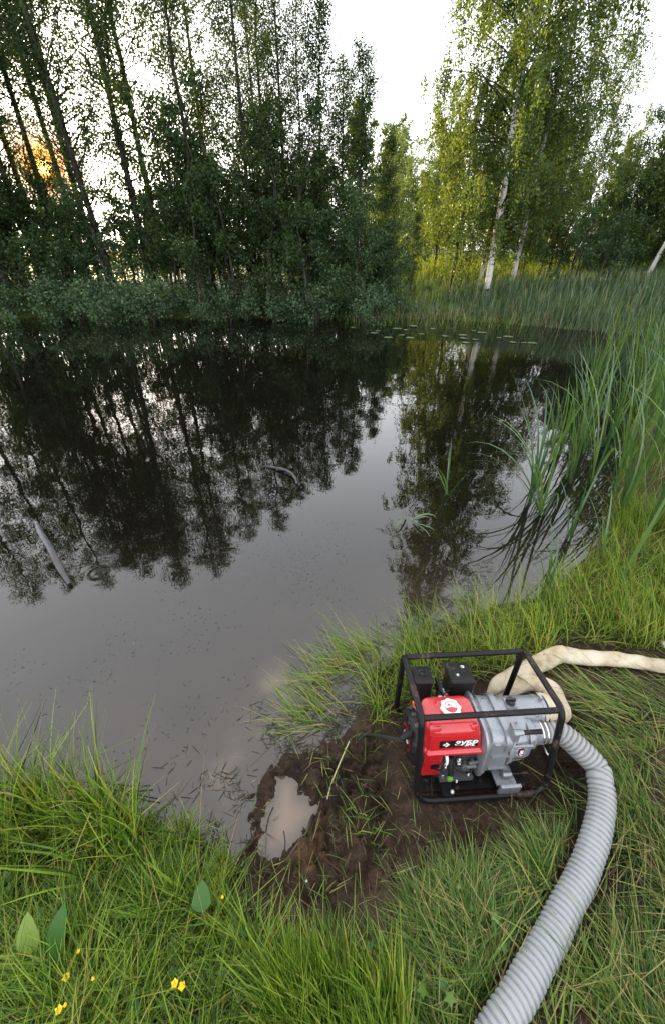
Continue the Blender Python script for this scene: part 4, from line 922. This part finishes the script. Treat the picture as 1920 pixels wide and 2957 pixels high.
# fuel tank
bm = bmesh.new(); secs = [(.214, -.224, .004, .046, .208, .02), (.219, -.226, .006, .044, .21, .022), (.226, -.2245, .002, .046, .207, .022), (.234, -.2195, -.006, .055, .203, .022), (.30, -.219, -.018, .062, .201, .024), (.322, -.219, -.024, .068, .199, .026), (.338, -.216, -.031, .084, .196, .03), (.3415, -.206, -.041, .096, .187, .024)]
add_rings(bm, [[(x, y, z) for x, y in rrect(a, b, c, d, r, 6)] for z, a, b, c, d, r in secs]); tank = part('fuel_tank', bm, M['red'])
for x0, x1 in ((-.214, -.170), (-.062, -.038)):
    boxp('tank_pad', M['red'], x0, x1, .0685, .092, .305, .3375, parent=tank, bevel=.006, M_=Matrix.Translation((0, .0805, .32)) @ Matrix.Rotation(-.38, 4, 'X') @ Matrix.Translation((0, -.0805, -.32)))
bm = bmesh.new()
add_rings(bm, [[(x, y, .3412) for x, y in rrect(-.168, -.07, .098, .178, .018)], [(x, y, .3452) for x, y in rrect(-.165, -.073, .101, .175, .016)]]); part('cap_surround', bm, M['red'], tank, bevel=0)
bm = bmesh.new(); rings = []
for s, r, fl in ((.3453, .034, 0), (.347, .0365, 1), (.356, .0365, 1), (.359, .033, 0)):
    rings.append([(-.118 + (r + fl * .0028 * math.cos(8 * a)) * math.cos(a), .138 + (r + fl * .0028 * math.cos(8 * a)) * math.sin(a), s) for a in [2 * math.pi * k / 48 for k in range(48)]])
add_rings(bm, rings); cap = part('fuel_cap', bm, simple('bright cap', (.72, .72, .7), .3, metal=.3), tank)
bm = bmesh.new(); axis_lathe(bm, 'z', (-.118, .138, 0), [(.3592, .024), (.3598, .024), (.3599, .001)], 28); part('cap_disc', bm, M['white'], tank)
bm = bmesh.new(); r0, r1 = .0165, .0235
for k in range(24):
    a0, a1 = 2 * math.pi * k / 24, 2 * math.pi * (k + 1) / 24; inner = r1 - .003
    if math.sin((a0 + a1) / 2) < -.15: inner = .001
    q = [bm.verts.new((-.118 + r * math.cos(a), .138 + r * math.sin(a), .3602)) for r, a in ((inner, a0), (r1, a0), (r1, a1), (inner, a1))]; bm.faces.new(q)
part('cap_print', bm, M['red'], tank, False)
lettering('R1', .014, M['labelblack'], Matrix.Translation((-.119, .145, .3605)), tank, bold=.0003)
# name plate on the tank front
tl = .09; PX0, PZ0 = -.102, .2645; yfront = .0578
pl_me = bmesh.new(); add_box(pl_me, -.071, .071, -.0172, .0172, -.0006, .0006); bmesh.ops.transform(pl_me, matrix=face_y(PX0, yfront - .0008, PZ0, tl), verts=pl_me.verts); part('name_plate', pl_me, M['labelblack'], tank, False)
lettering('ЗУБР', .030, M['white'], face_y(PX0 + .0245, yfront - .0022, PZ0 + .0035, tl, 1.12), tank, shear=.18, bold=.0011)
lettering('МНГ 1300', .0085, M['white'], face_y(PX0 + .040, yfront - .0022, PZ0 - .0115, tl), tank, shear=.18, bold=.0003)
bm = bmesh.new()      # arrow emblem: a notched diamond with three speed bars
def poly2(bm, P): bm.faces.new([bm.verts.new((x, y, 0)) for x, y in P])
poly2(bm, [(0, .0125), (.0125, 0), (0, -.0125), (-.0035, -.009), (.005, -.0005), (.005, .0005), (-.0035, .009)])
poly2(bm, [(-.003, .0085), (.0035, .002), (.0035, .0045), (-.001, .009)])
for q, (a, b) in enumerate(((-.011, -.001), (-.014, .003), (-.011, -.001))):
    z0 = .0038 - q * .0038; poly2(bm, [(a, z0 - .0011), (b, z0 - .0011), (b + .001, z0 + .0011), (a + .001, z0 + .0011)])
bmesh.ops.transform(bm, matrix=face_y(PX0 - .047, yfront - .0024, PZ0 + .001, tl), verts=bm.verts); part('emblem', bm, M['white'], tank, False)
# air filter (left) and muffler cover (right) behind the tank
def boxloft(name, mat, x0, x1, y0, y1, z0, z1, r=.012, parent=pump):
    bm = bmesh.new(); add_rings(bm, [[(x, y, z) for x, y in rrect(x0 + d, x1 - d, y0 + d, y1 - d, r)] for z, d in ((z0, 0), (z1 - .03, 0), (z1 - .029, -.002), (z1 - .005, -.002), (z1, .003))]); return part(name, bm, mat, parent)
af = boxloft('air_filter', M['plastic'], -.212, -.142, .262, .342, .20, .34)
bm = bmesh.new(); axis_lathe(bm, 'z', (-.178, .305, 0), [(.3402, .017), (.344, .016), (.3445, .01), (.354, .005), (.358, .004)], 18); add_box(bm, -.189, -.167, .3035, .3065, .345, .353); part('filter_knob', bm, M['labelblack'], af, bevel=.0008)
mf = boxloft('muffler_cover', M['plastic'], -.068, .026, .254, .35, .19, .34)
for p in ((-.036, .288, .3402), (-.003, .326, .3402)):
    bm = bmesh.new(); axis_lathe(bm, 'z', p, [(.3402, .011), (.3406, .0105), (.3407, .006)], 18); part('screw_seat', bm, M['labelblack'], mf); bolt('screw', (p[0], p[1], .3408), .0042, .005, parent=mf)
boxp('cover_groove', M['labelblack'], -.055, .016, .261, .2635, .3401, .3408, parent=mf, bevel=0)
bm = bmesh.new(); axis_lathe(bm, 'y', (-.103, 0, .272), [(.205, .02), (.235, .02), (.24, .026), (.262, .026), (.265, .02), (.30, .018)], 22); part('carburettor', bm, M['chrome'])
boxp('control_lever', M['plastic'], -.116, -.110, .22, .29, .30, .318); boxp('control_lever', M['plastic'], -.123, -.119, .23, .30, .305, .322)
bolt('bolt', (-.122, .212, .305), .008, .008, 'z')
# pump casing
bm = bmesh.new()
def sect(x, y0, y1, z0, z1, r): return [(x, y, z) for y, z in rrect(y0, y1, z0, z1, r, 6)]
add_rings(bm, [sect(.006, .045, .26, .05, .285, .06), sect(.016, .04, .265, .045, .29, .06), sect(.0165, .055, .252, .06, .282, .055), sect(.026, .05, .255, .055, .29, .05), sect(.09, .047, .25, .062, .286, .05), sect(.104, .062, .24, .075, .275, .06)])
cas = part('pump_casing', bm, M['alu'])
bm = bmesh.new(); add_rings(bm, [sect(-.012, .055, .26, .06, .29, .07), sect(-.004, .036, .275, .04, .30, .06), sect(.005, .036, .275, .04, .30, .06)]); part('casing_flange', bm, M['alu'])
bm = bmesh.new(); axis_lathe(bm, 'x', (0, .155, .17), [(.098, .112), (.112, .112), (.113, .105), (.165, .1), (.188, .094), (.2, .08), (.206, .05)], 40); fc = part('volute_cover', bm, M['alu'])
for z in (.258, .187, .112):
    boxp('casing_rib', M['alu'], .03, .1, .0425, .06, z - .0025, z + .0025, parent=cas, bevel=.0015)
bm = bmesh.new(); add_rings(bm, [sect(.070, .044, .252, .19, .291, .045), sect(.072, .041, .255, .19, .295, .045), sect(.094, .041, .255, .19, .295, .045), sect(.096, .044, .252, .19, .291, .045)]); part('casing_band', bm, M['alu'], cas)
boxp('casing_rib', M['alu'], .1, .188, .0525, .06, .221, .226, parent=fc, bevel=.0015)
for (x, z) in ((.1, .325), (.115, .062)):
    bm = bmesh.new(); axis_lathe(bm, 'x', (0, .047, z), [(x - .018, .009), (x - .016, .0115), (x + .016, .0115), (x + .018, .010)], 16); add_box(bm, x - .012, x + .012, .047, .085, z - .009 - (.05 if z > .2 else 0), z + .006); part('stud_boss', bm, M['alu'], cas)
bm = bmesh.new(); add_tube(bm, [(.118, .047, .325), (.186, .047, .325)], .0085, 12); part('cover_stud', bm, M['black'])
bm = bmesh.new(); add_tube(bm, [(.133, .047, .062), (.20, .05, .062)], .005, 10); part('cover_stud', bm, M['black'])
for (y, z) in ((.046, .10), (.046, .15), (.046, .20), (.075, .27), (.085, .05), (.14, .044)):
    bolt('bolt', (.0055, y, z), .0042, .008, 'x', cas)
for a in (200, 235, 305, 150):
    bolt('bolt', (.113, .155 + .106 * math.cos(R_(a)), .17 + .106 * math.sin(R_(a))), .0036, .007, 'x', fc)
# wiring between switch, oil sensor and ignition
for P_ in ([(-.169, .058, .113), (-.16, .045, .125), (-.14, .046, .15), (-.12, .05, .175), (-.1, .06, .19)], [(-.03, .05, .13), (-.04, .04, .11), (-.065, .042, .1), (-.09, .05, .11), (-.11, .055, .14)], [(-.13, .24, .25), (-.115, .235, .285), (-.09, .245, .30), (-.065, .26, .285)]):
    bm = bmesh.new(); add_tube(bm, catmull(P_, 6), .0026, 7); part('cable', bm, M['plastic'])
# discharge neck on top with black filler plug
bm = bmesh.new(); axis_lathe(bm, 'x', (0, .19, .238), [(.09, .055), (.255, .053), (.257, .055), (.284, .055), (.286, .05)], 36); dn = part('discharge_neck', bm, M['alu'])
boxp('neck_lug', M['alu'], .262, .272, .183, .197, .29, .312, parent=dn, bevel=.002)
boxp('plug_seat', M['alu'], .122, .162, .163, .203, .28, .299, parent=dn, bevel=.004)
bm = bmesh.new(); axis_lathe(bm, 'z', (.142, .183, 0), [(.2992, .018), (.304, .0185), (.305, .0165), (.312, .0165), (.314, .014)], 20); add_box(bm, .124, .16, .179, .187, .305, .321); part('filler_plug', bm, M['labelblack'], dn, bevel=.001)
# suction inlet
bm = bmesh.new(); axis_lathe(bm, 'x', (0, .122, .203), [(.16, .05), (.182, .05), (.183, .058), (.205, .058), (.206, .047), (.24, .046)], 34); inl = part('suction_inlet', bm, M['alu'])
boxp('inlet_lug', M['alu'], .189, .199, .108, .124, .125, .147, parent=inl)
# badge and data sticker on the cover front (cover centre y .155, radius ~.103)
def cover_y(x, z, off=.0006):
    r = .105 + (.1 - .105) * min(1, max(0, (x - .113) / .052)); return .155 - math.sqrt(max(r * r - (z - .17) ** 2, 1e-6)) - off
def on_cover(name, outline, mat, x0, z0, off):
    bm = bmesh.new(); n = 6; zs = [p[1] for p in outline]; 
    vv = [bm.verts.new((x0 + px, cover_y(x0 + px, z0 + pz, off), z0 + pz)) for px, pz in outline]; bm.faces.new(vv)
    return part(name, bm, mat, fc, False)
bx, bz = .146, .19
on_cover('badge_border', [(-.0145, .019), (.0145, .019), (.0145, -.016), (0, -.0215), (-.0145, -.016)], M['white'], bx, bz, .0012)
on_cover('badge', [(-.013, .0175), (.013, .0175), (.013, -.0150), (0, -.02), (-.013, -.0150)], M['badge'], bx, bz, .0017)
lettering('5', .030, M['white'], face_y(bx, cover_y(bx, bz, .0032), bz + .002, .0, 1.05), fc, bold=.0012)
lettering('ЛЕТ', .0065, M['white'], face_y(bx, cover_y(bx, bz - .0145, .003), bz - .0148, -.15), fc, bold=.0002)
sx, sz = .146, .142
on_cover('data_sticker', [(-.022, .022), (.022, .022), (.022, -.018), (-.022, -.018)], M['sticker'], sx, sz, .0016)
lettering('ЗУБР МНГ-1300', .0064, M['labelblack'], face_y(sx, cover_y(sx, sz + .017, .0026), sz + .0165, -.1), fc, shear=.15, bold=.0002)
for k in range(4):
    for (a, b) in ((-.019, -.002), (.002, .019)):
        z = .008 - k * .006; on_cover('data_line', [(a, z + .0016), (b - .002 * (k % 2), z + .0016), (b - .002 * (k % 2), z - .0012), (a, z - .0012)], M['darkalu'], sx, sz, .0021)
# front foot of the pump end
bm = bmesh.new(); add_box(bm, .068, .146, .0, .012, .0, .075, M=Matrix.Translation((0, .002, .002)) @ Matrix.Rotation(.12, 4, 'X')); add_box(bm, .068, .146, .02, .2, .036, .046); add_box(bm, .105, .109, .0, .013, .001, .074, M=Matrix.Translation((0, .0005, .002)) @ Matrix.Rotation(.12, 4, 'X')); part('pump_foot', bm, M['alu'], bevel=.003)

# black rope from the starter handle down to the bank
hw = pw((-.305, .098, .243)); e1 = gp(1060, 2108, .06)
P = catmull([hw, Vector(hw) * .5 + Vector((e1[0], e1[1], hz(*e1) + .03)) * .5, (e1[0], e1[1], hz(*e1) + .022), (e1[0] - .05, e1[1] - .02, hz(e1[0] - .05, e1[1] - .02) + .012)], 8)
bm = bmesh.new(); add_tube(bm, P, .0062, 8); tag(bm_obj('rope', bm, M['rope'], None, True), 'black rope running from the pump handle to the muddy bank', 'rope')

# ------------------------------------------------------------------ ribbed suction hose
hose_px = [(1717, 2208, .10), (1731, 2255, .085), (1737, 2313, .075), (1725, 2391, .07), (1702, 2468, .066), (1671, 2546, .064), (1629, 2624, .064), (1592, 2701, .064), (1547, 2779, .064), (1506, 2857, .064), (1455, 2940, .064), (1395, 3040, .064)]
P = [pw((.22, .122, .203)), pw((.275, .121, .203)), pw((.335, .114, .196))]
pts_h = []
for x, y, dz in hose_px:
    a = gp(x, y, .2); z = hz(*a) + dz; a = gp(x, y, z); pts_h.append((a[0], a[1], z))
P += [pts_h[0]] + pts_h[1:]
hose_c, hs_s = resample(catmull(P, 10), .0022)
HR, PITCHH = .0425, .0175
fr = frames(hose_c); nT = 40; th = np.arange(nT) * 2 * np.pi / nT
C = np.array([f[0] for f in fr]); A = np.array([f[2] for f in fr]); B = np.array([f[3] for f in fr])
ph = hs_s[:, None] / PITCHH + th[None] / (2 * np.pi)
wv = np.abs(np.sin(np.pi * ph)) ** .55
rad = HR * (1 - .12 + .145 * wv) * (1 + .012 * np.sin(hs_s * 40)[:, None])
V = C[:, None] + rad[..., None] * (A[:, None] * np.cos(th)[None, :, None] + B[:, None] * np.sin(th)[None, :, None])
i = np.arange(len(C) - 1)[:, None] * nT; j = np.arange(nT)[None]; j2 = (j + 1) % nT
Fh = np.stack([i + j, i + j2, i + nT + j2, i + nT + j], -1).reshape(-1, 4)
dirt = np.repeat(np.clip(1.1 - hs_s / .5, 0.05, .85), nT) * np.clip(.3 + 1.2 * fbm(np.repeat(hs_s * 30, nT), np.tile(th, len(C)), 8, 3), 0, 1)
hose = tag(empty('suction_hose', tuple(C[len(C) // 2])), 'thick milky ribbed suction hose curving from the pump across the grass', 'hose')
hb = link('hose_tube', np_mesh('hose_tube', V.reshape(-1, 3) - C[len(C) // 2], Fh, M['hose'], True, {'dirt': dirt, 'coil': (sstep(.55, .9, wv) * .6).ravel()}), hose)
bm = bmesh.new()
for s in (.24, .258): 
    axis_lathe(bm, 'x', (0, .122, .203), [(s, .0448), (s + .0008, .0468), (s + .006, .0468), (s + .0068, .0448)], 34)
add_tube(bm, [(.262, .085, .155), (.262, .066, .15), (.27, .062, .162), (.275, .066, .15), (.27, .06, .142)], .0028, 8); add_tube(bm, [(.262, .09, .158), (.262, .058, .153)], .0038, 8)
bmesh.ops.transform(bm, matrix=PUMP_R.to_4x4(), verts=bm.verts); bmesh.ops.translate(bm, vec=PUMP_T - Vector(C[len(C) // 2]), verts=bm.verts)
bm_obj('hose_clamp', bm, M['chrome'], hose, True)

# ------------------------------------------------------------------ flat cream discharge hose
def flat_hose(keys, seed, step=.012, nT=28, amp=1.0):
    """keys: (x, y, z, half width, half thickness)"""
    K = np.array([list(k) for k in keys], float); Kc = np.array(catmull(K[:, :5], 10)); d = np.r_[0, np.cumsum(np.linalg.norm(np.diff(Kc[:, :3], axis=0), axis=1))]
    s = np.arange(0, d[-1], step); Q = np.stack([np.interp(s, d, Kc[:, c]) for c in range(5)], 1)
    T = np.gradient(Q[:, :3], axis=0); T /= np.linalg.norm(T, axis=1)[:, None]
    S = np.cross(T, [0, 0, 1.]); S /= np.linalg.norm(S, axis=1)[:, None] + 1e-9; N = np.cross(S, T)
    th = np.arange(nT) * 2 * np.pi / nT
    c, sn = np.cos(th), np.sin(th)
    wr = 1 + amp * .22 * (fbm(s[:, None] * 16 + 0 * th, np.cos(th)[None] * 2.5 + 0 * s[:, None] + 5, seed, 3) - .45)
    fold = amp * .008 * np.sin(s[:, None] * 55 + 3 * np.cos(th)[None] + seed) * (.3 + fbm(s * 7, s * 0, seed)[:, None])
    fold = fold + amp * .010 * (fbm(s[:, None] * 22 + 4 * np.cos(th)[None], 3 * np.sin(th)[None] + s[:, None] * 5, seed + 9, 2) - .4)
    V = Q[:, None, :3] + S[:, None] * (np.sign(c) * np.abs(c) ** .8 * Q[:, 3:4] * wr)[..., None] + N[:, None] * (np.sign(sn) * np.abs(sn) ** (.8 + .7 * np.clip(1 - Q[:, 4:5] / Q[:, 3:4], 0, 1)) * Q[:, 4:5] * wr + fold * (sn[None] > -.2))[..., None]
    k = len(s); i = np.arange(k - 1)[:, None] * nT; j = np.arange(nT)[None]; j2 = (j + 1) % nT
    return V.reshape(-1, 3), np.stack([i + j, i + j2, i + nT + j2, i + nT + j], -1).reshape(-1, 4)
def gpt(px, py, dz, hw_, ht):
    a = gp(px, py, .12); z = hz(*a) + dz; a = gp(px, py, z); return (a[0], a[1], z - .012, hw_ * .9, ht * .68)
dA = pw((.274, .19, .238)); dB = pw((.318, .196, .23)); dC = pw((.35, .235, .235))
hoseA = [(*dA, .0565, .0565), (*dB, .054, .048), gpt(1612, 2045, .07, .058, .045), gpt(1590, 1985, .065, .05, .04), gpt(1525, 1968, .05, .045, .035), gpt(1462, 1990, .035, .04, .026), gpt(1418, 2004, .02, .02, .012)]
hoseB = [gpt(1412, 2002, .02, .018, .012), gpt(1440, 1972, .05, .04, .026), gpt(1490, 1945, .05, .048, .03), gpt(1560, 1910, .06, .05, .034), gpt(1618, 1884, .07, .052, .042), gpt(1637, 1888, .065, .054, .04), gpt(1700, 1895, .055, .05, .034), gpt(1790, 1900, .05, .048, .032), gpt(1880, 1913, .045, .046, .03), gpt(1990, 1930, .04, .046, .03), gpt(2150, 1930, .04, .046, .03), gpt(2230, 1870, .04, .046, .03), gpt(2120, 1850, .04, .046, .03), gpt(1975, 1856, .035, .04, .026), gpt(1912, 1858, .03, .022, .014)]
v1, f1 = flat_hose(hoseA, 3, .008, 36, .7); v2, f2 = flat_hose(hoseB, 7, .008, 36, .55)
hc = np.array(hoseB[4][:3])
lay = tag(empty('discharge_hose', tuple(hc)), 'muddy cream canvas discharge hose folded flat behind the pump', 'hose')
link('hose_end', np_mesh('hose_end', v1 - hc, f1, M['canvas'], True), lay)
link('hose_length', np_mesh('hose_length', v2 - hc, f2, M['canvas'], True), lay)
bm = bmesh.new()
for x in (.284,): axis_lathe(bm, 'x', (0, .19, .237), [(x, .0572), (x + .001, .0588), (x + .005, .0588), (x + .006, .0572)], 30)
bmesh.ops.transform(bm, matrix=PUMP_R.to_4x4(), verts=bm.verts); bmesh.ops.translate(bm, vec=PUMP_T - Vector(hc), verts=bm.verts)
bm_obj('hose_wire', bm, M['labelblack'], lay, True)

# ------------------------------------------------------------------ drowned metal pieces in the pond
def arc_piece(name, px_pts, rise, hw_, label, seed):
    P = [gp(x, y, 0) for x, y in px_pts]; n = len(P)
    key = [(x, y, rise * math.sin(math.pi * (k + .35) / (n - .3)) - .004, hw_ * (.6 if k in (0, n - 1) else 1), .012) for k, (x, y) in enumerate(P)]
    v, f = flat_hose(key, seed, .02, 16, .25); c = np.array([P[n // 2][0], P[n // 2][1], 0])
    o = link(name, np_mesh(name, v - c, f, M['rust'], True)); o.location = tuple(c); return tag(o, label, 'pipe')
arc_piece('bent_pipe', [(108, 1512), (128, 1555), (155, 1600), (180, 1650), (205, 1692)], .07, .021, 'bent rusty pipe with wet blue sheen poking out of the pond at left', 3)
arc_piece('bent_pipe', [(772, 1348), (805, 1358), (832, 1368), (850, 1382), (860, 1402)], .035, .013, 'thin curved pipe end breaking the surface in mid pond', 5)

# ------------------------------------------------------------------ mud clods, weeds, flowers
def clod(px, py, r, label, seed, squash=.6, name='mud_clod'):
    a = gp(px, py, .03); bm = bmesh.new(); bmesh.ops.create_icosphere(bm, subdivisions=4, radius=r)
    for v in bm.verts:
        p = np.array(v.co) / r; k = .7 + .75 * float(fbm(np.array([p[0] * 2.2 + seed]), np.array([p[1] * 2.2 + p[2] * 2]), seed, 4)[0]) + .25 * float(vnoise(np.array([p[0] * 9 + p[2] * 5]), np.array([p[1] * 9 - p[2] * 4]), seed)[0] - .5)
        v.co *= k; v.co.z *= squash
    o = bm_obj(name, bm, M['ground'], None, True); o.location = (a[0], a[1], max(hz(*a), 0) + r * .12); return tag(o, label, 'mud clod', 'mud clods round the puddle')
clod(765, 2285, .036, 'long dark mud clod on the far left side of the puddle', 2)
clod(748, 2345, .024, 'wet mud clod at the left edge of the puddle', 5, .5)
clod(812, 2222, .02, 'small round mud clod above the puddle', 7)
clod(905, 2255, .034, 'big torn mud clod at the upper right of the puddle', 9, .5)
clod(985, 2180, .036, 'flattened mud clod between puddle and pump', 11, .4)
clod(970, 2420, .026, 'broken mud lump right of the puddle', 13, .45)
q = scatter(500, MUD, .8, None, 8); bmv, bmf, off = [], [], 0
ico = bmesh.new(); bmesh.ops.create_icosphere(ico, subdivisions=2, radius=1); iv = np.array([v.co for v in ico.verts]); ico.verts.ensure_lookup_table(); if_ = np.array([[v.index for v in f.verts] for f in ico.faces]); ico.free()
for k, (x, y) in enumerate(q):
    r = .002 + .009 * rng.random() ** 2; a = iv * r * rng.uniform(.5, 1.5, 3) * (1 + .42 * rng.normal(0, 1, (len(iv), 1)).clip(-1, 1)); bmv.append(a + np.array([x, y, float(gh(np.array([x]), np.array([y]))[0]) + r * .2])); bmf.append(if_ + off); off += len(iv)
tag(link('mud_crumbs', np_mesh('mud_crumbs', np.vstack(bmv), np.vstack(bmf), M['ground'], False)), 'crumbs of churned mud round the pump', kind='stuff')

def broad_leaf(L, W, tint, base_h, az, el, heart=False, curl=.5):
    V, Fc, n = [], [], 8; d = np.array([math.cos(az), math.sin(az), 0]); sd_ = np.array([-math.sin(az), math.cos(az), 0]); p = np.array([0, 0, base_h], float); th = el
    for k in range(n + 1):
        s = k / n; ww = W * .5 * ((math.sin(math.pi * min(1, s * .92 + .08)) ** .8) if not heart else ((s / .25 + .08) ** .5 if s < .25 else math.cos((s - .25) / .75 * math.pi / 2) ** .75)) + .0006
        nrm = np.array([math.cos(th) * d[0], math.cos(th) * d[1], -math.sin(th)])
        V += [p - sd_ * ww - nrm * .18 * ww, p, p + sd_ * ww - nrm * .18 * ww]
        p = p + L / n * (math.sin(th) * d + math.cos(th) * np.array([0, 0, 1.])); th += curl / n
    for k in range(n): a = 3 * k; Fc += [(a, a + 1, a + 4, a + 3), (a + 1, a + 2, a + 5, a + 4)]
    return np_mesh('leaf', V, Fc, M['broad'], True, {'tint': np.full(len(V), tint)})
def weed(px, py, specs, label, name='broadleaf_weed', cat='weed', group=None):
    a = gp(px, py, .17); z = hz(*a); t = tag(empty(name, (a[0], a[1], z)), label, cat, group)
    for (L, W, tint, h, az, el, heart, dx, dy) in specs:
        o = link('leaf', broad_leaf(L, W, tint, h, R_(az), el, heart), t); o.location = (dx, dy, 0)
        bm = bmesh.new(); add_tube(bm, [(dx * .3, dy * .3, -.01), (dx * .8, dy * .8, h * .6), (dx, dy, h)], .0022, 6); bm_obj('stalk', bm, M['stalk'], t, True)
    return t
M['stalk'] = simple('green stalk', (.13, .19, .04), .5)
weed(590, 2640, [(.075, .055, .45, .16, 100, .9, True, 0, 0)], 'single heart shaped leaf on a stalk beside the mud')
weed(170, 2790, [(.16, .055, .35, .13, 80, .5, False, 0, 0), (.09, .045, .3, .06, 20, .8, False, .03, -.02)], 'long dark green dock leaf standing in the lower left grass')
weed(115, 2760, [(.10, .055, .95, .16, 110, .6, True, 0, 0)], 'pale yellow green leaf left of the dock leaf')
weed(60, 2860, [(.09, .06, .5, .04, 150, 1.1, False, -.02, 0), (.08, .055, .4, .05, 60, 1.1, False, .02, .01)], 'low round leaved weed at the lower left corner')
# lobed ground leaves as undergrowth
lq = scatter(300, Z1, .6, notmud, 6); VV, FF, TT, off = [], [], [], 0
for (x, y) in np.vstack([lq, scatter(25, Z3, .6, notmud, 6), scatter(90, Z6, .6, notmud, 6)]):
    z = float(gh(np.array([x]), np.array([y]))[0]) + rng.uniform(.03, .11); a0 = rng.uniform(0, 6.28); r = rng.uniform(.008, .02); ti = rng.uniform(.2, .8); tx, ty = rng.normal(0, .35, 2)
    n = 10; V = [(x, y, z)]
    for k in range(n):
        a = a0 + 2 * math.pi * k / n; rr = r * (1 if k % 2 == 0 else .52); V.append((x + rr * math.cos(a), y + rr * math.sin(a), z + rr * (tx * math.cos(a) + ty * math.sin(a)) - .15 * rr))
    VV.append(np.array(V)); FF.append(np.array([(0, 1 + k, 1 + (k + 1) % n, 1 + (k + 1) % n) for k in range(n)])[:, :3] + off); TT.append(np.full(n + 1, ti)); off += n + 1
tag(link('ground_weeds', np_mesh('ground_weeds', np.vstack(VV), np.vstack(FF), M['broad'], True, {'tint': np.concatenate(TT)})), 'low lobed weed leaves among the near grass', kind='stuff')
def flower(px, py, h, mat, r, label, name, cat, group, n=5):
    a = gp(px, py, .17 + h); z0 = hz(*a); t = tag(empty(name, (a[0], a[1], z0)), label, cat, group)
    bm = bmesh.new(); add_tube(bm, [(0.01, -.01, 0), (.004, 0, h * .6), (0, 0, h)], .0016, 5); bm_obj('stalk', bm, M['stalk'], t, True)
    for k in range(n):
        az = 2 * math.pi * k / n + px; d = Vector((math.cos(az), math.sin(az), 0)); s_ = Vector((-math.sin(az), math.cos(az), 0)); o = Vector((0, 0, h)); up = Vector((0, 0, 1))
        bm = bmesh.new(); vv = [bm.verts.new(q) for q in (o, o + d * r * .5 + s_ * r * .4 + up * r * .35, o + d * r * .9 + up * r * .8, o + d * r * .5 - s_ * r * .4 + up * r * .35)]; bm.faces.new(vv); bm_obj('petal', bm, mat, t, True)
for k, (px, py, lab) in enumerate([(152, 2805, 'yellow buttercup beside the long dock leaf'), (230, 2808, 'small pale yellow buttercup right of the dock leaf'), (478, 2822, 'larger yellow buttercup of the pair in the low grass'), (500, 2830, 'smaller yellow buttercup of the pair in the low grass'),
                                   (130, 2905, 'yellow buttercup lowest in the left corner'), (148, 2890, 'yellow buttercup bud just above the lowest one'), (186, 2725, 'tiny yellow bud against the dock leaf'), (622, 2555, 'small yellow bud above the heart shaped leaf')]):
    flower(px, py, .155, M['yellow'], .0115 if k in (0, 2, 3, 4) else .006, lab, 'buttercup', 'flower', 'buttercups in the near grass')
for k, (px, py, lab) in enumerate([(1398, 2500, 'white clover head below the pump frame'), (882, 2515, 'crushed white blossom on the mud below the puddle'), (1202, 2560, 'white blossom in the grass at the mud edge'), (1560, 2530, 'small white blossom left of the ribbed hose')]):
    flower(px, py, .045, M['white_petal'], .0048, lab, 'clover', 'flower', 'white blossoms near the mud', 8)
# two dark twigs floating in the puddle, one pale stalk on the mud
def twig(P, r, mat, label, name='twig'):
    bm = bmesh.new(); add_tube(bm, catmull(P, 6), r, 6); tag(bm_obj(name, bm, mat, None, True), label, 'twig')
def g3(px, py, dz): a = gp(px, py, .05); return (a[0], a[1], max(hz(*a), .012) + dz)
twig([g3(788, 2320, .004), g3(775, 2350, .004), g3(765, 2395, .004)], .0022, M['rope'], 'thin dark twig floating along the left of the puddle')
twig([g3(818, 2390, .004), g3(822, 2420, .004), g3(820, 2445, .004)], .0018, M['rope'], 'short dark twig near the lower end of the puddle')
twig([g3(1008, 2150, .03), g3(985, 2200, .03), g3(960, 2260, .028), g3(945, 2315, .012)], .0028, simple('pale stalk', (.3, .32, .14), .5), 'pale bent stalk lying across the mud above the puddle')
twig([g3(300, 2255, .02), g3(370, 2262, .015), g3(430, 2260, .01)], .003, M['rope'], 'dark reed stem lying on the water by the left grass')
twig([g3(300, 2250, .02), g3(390, 2285, .012), g3(450, 2298, .01)], .003, M['rope'], 'second dark reed stem crossing by the left grass')
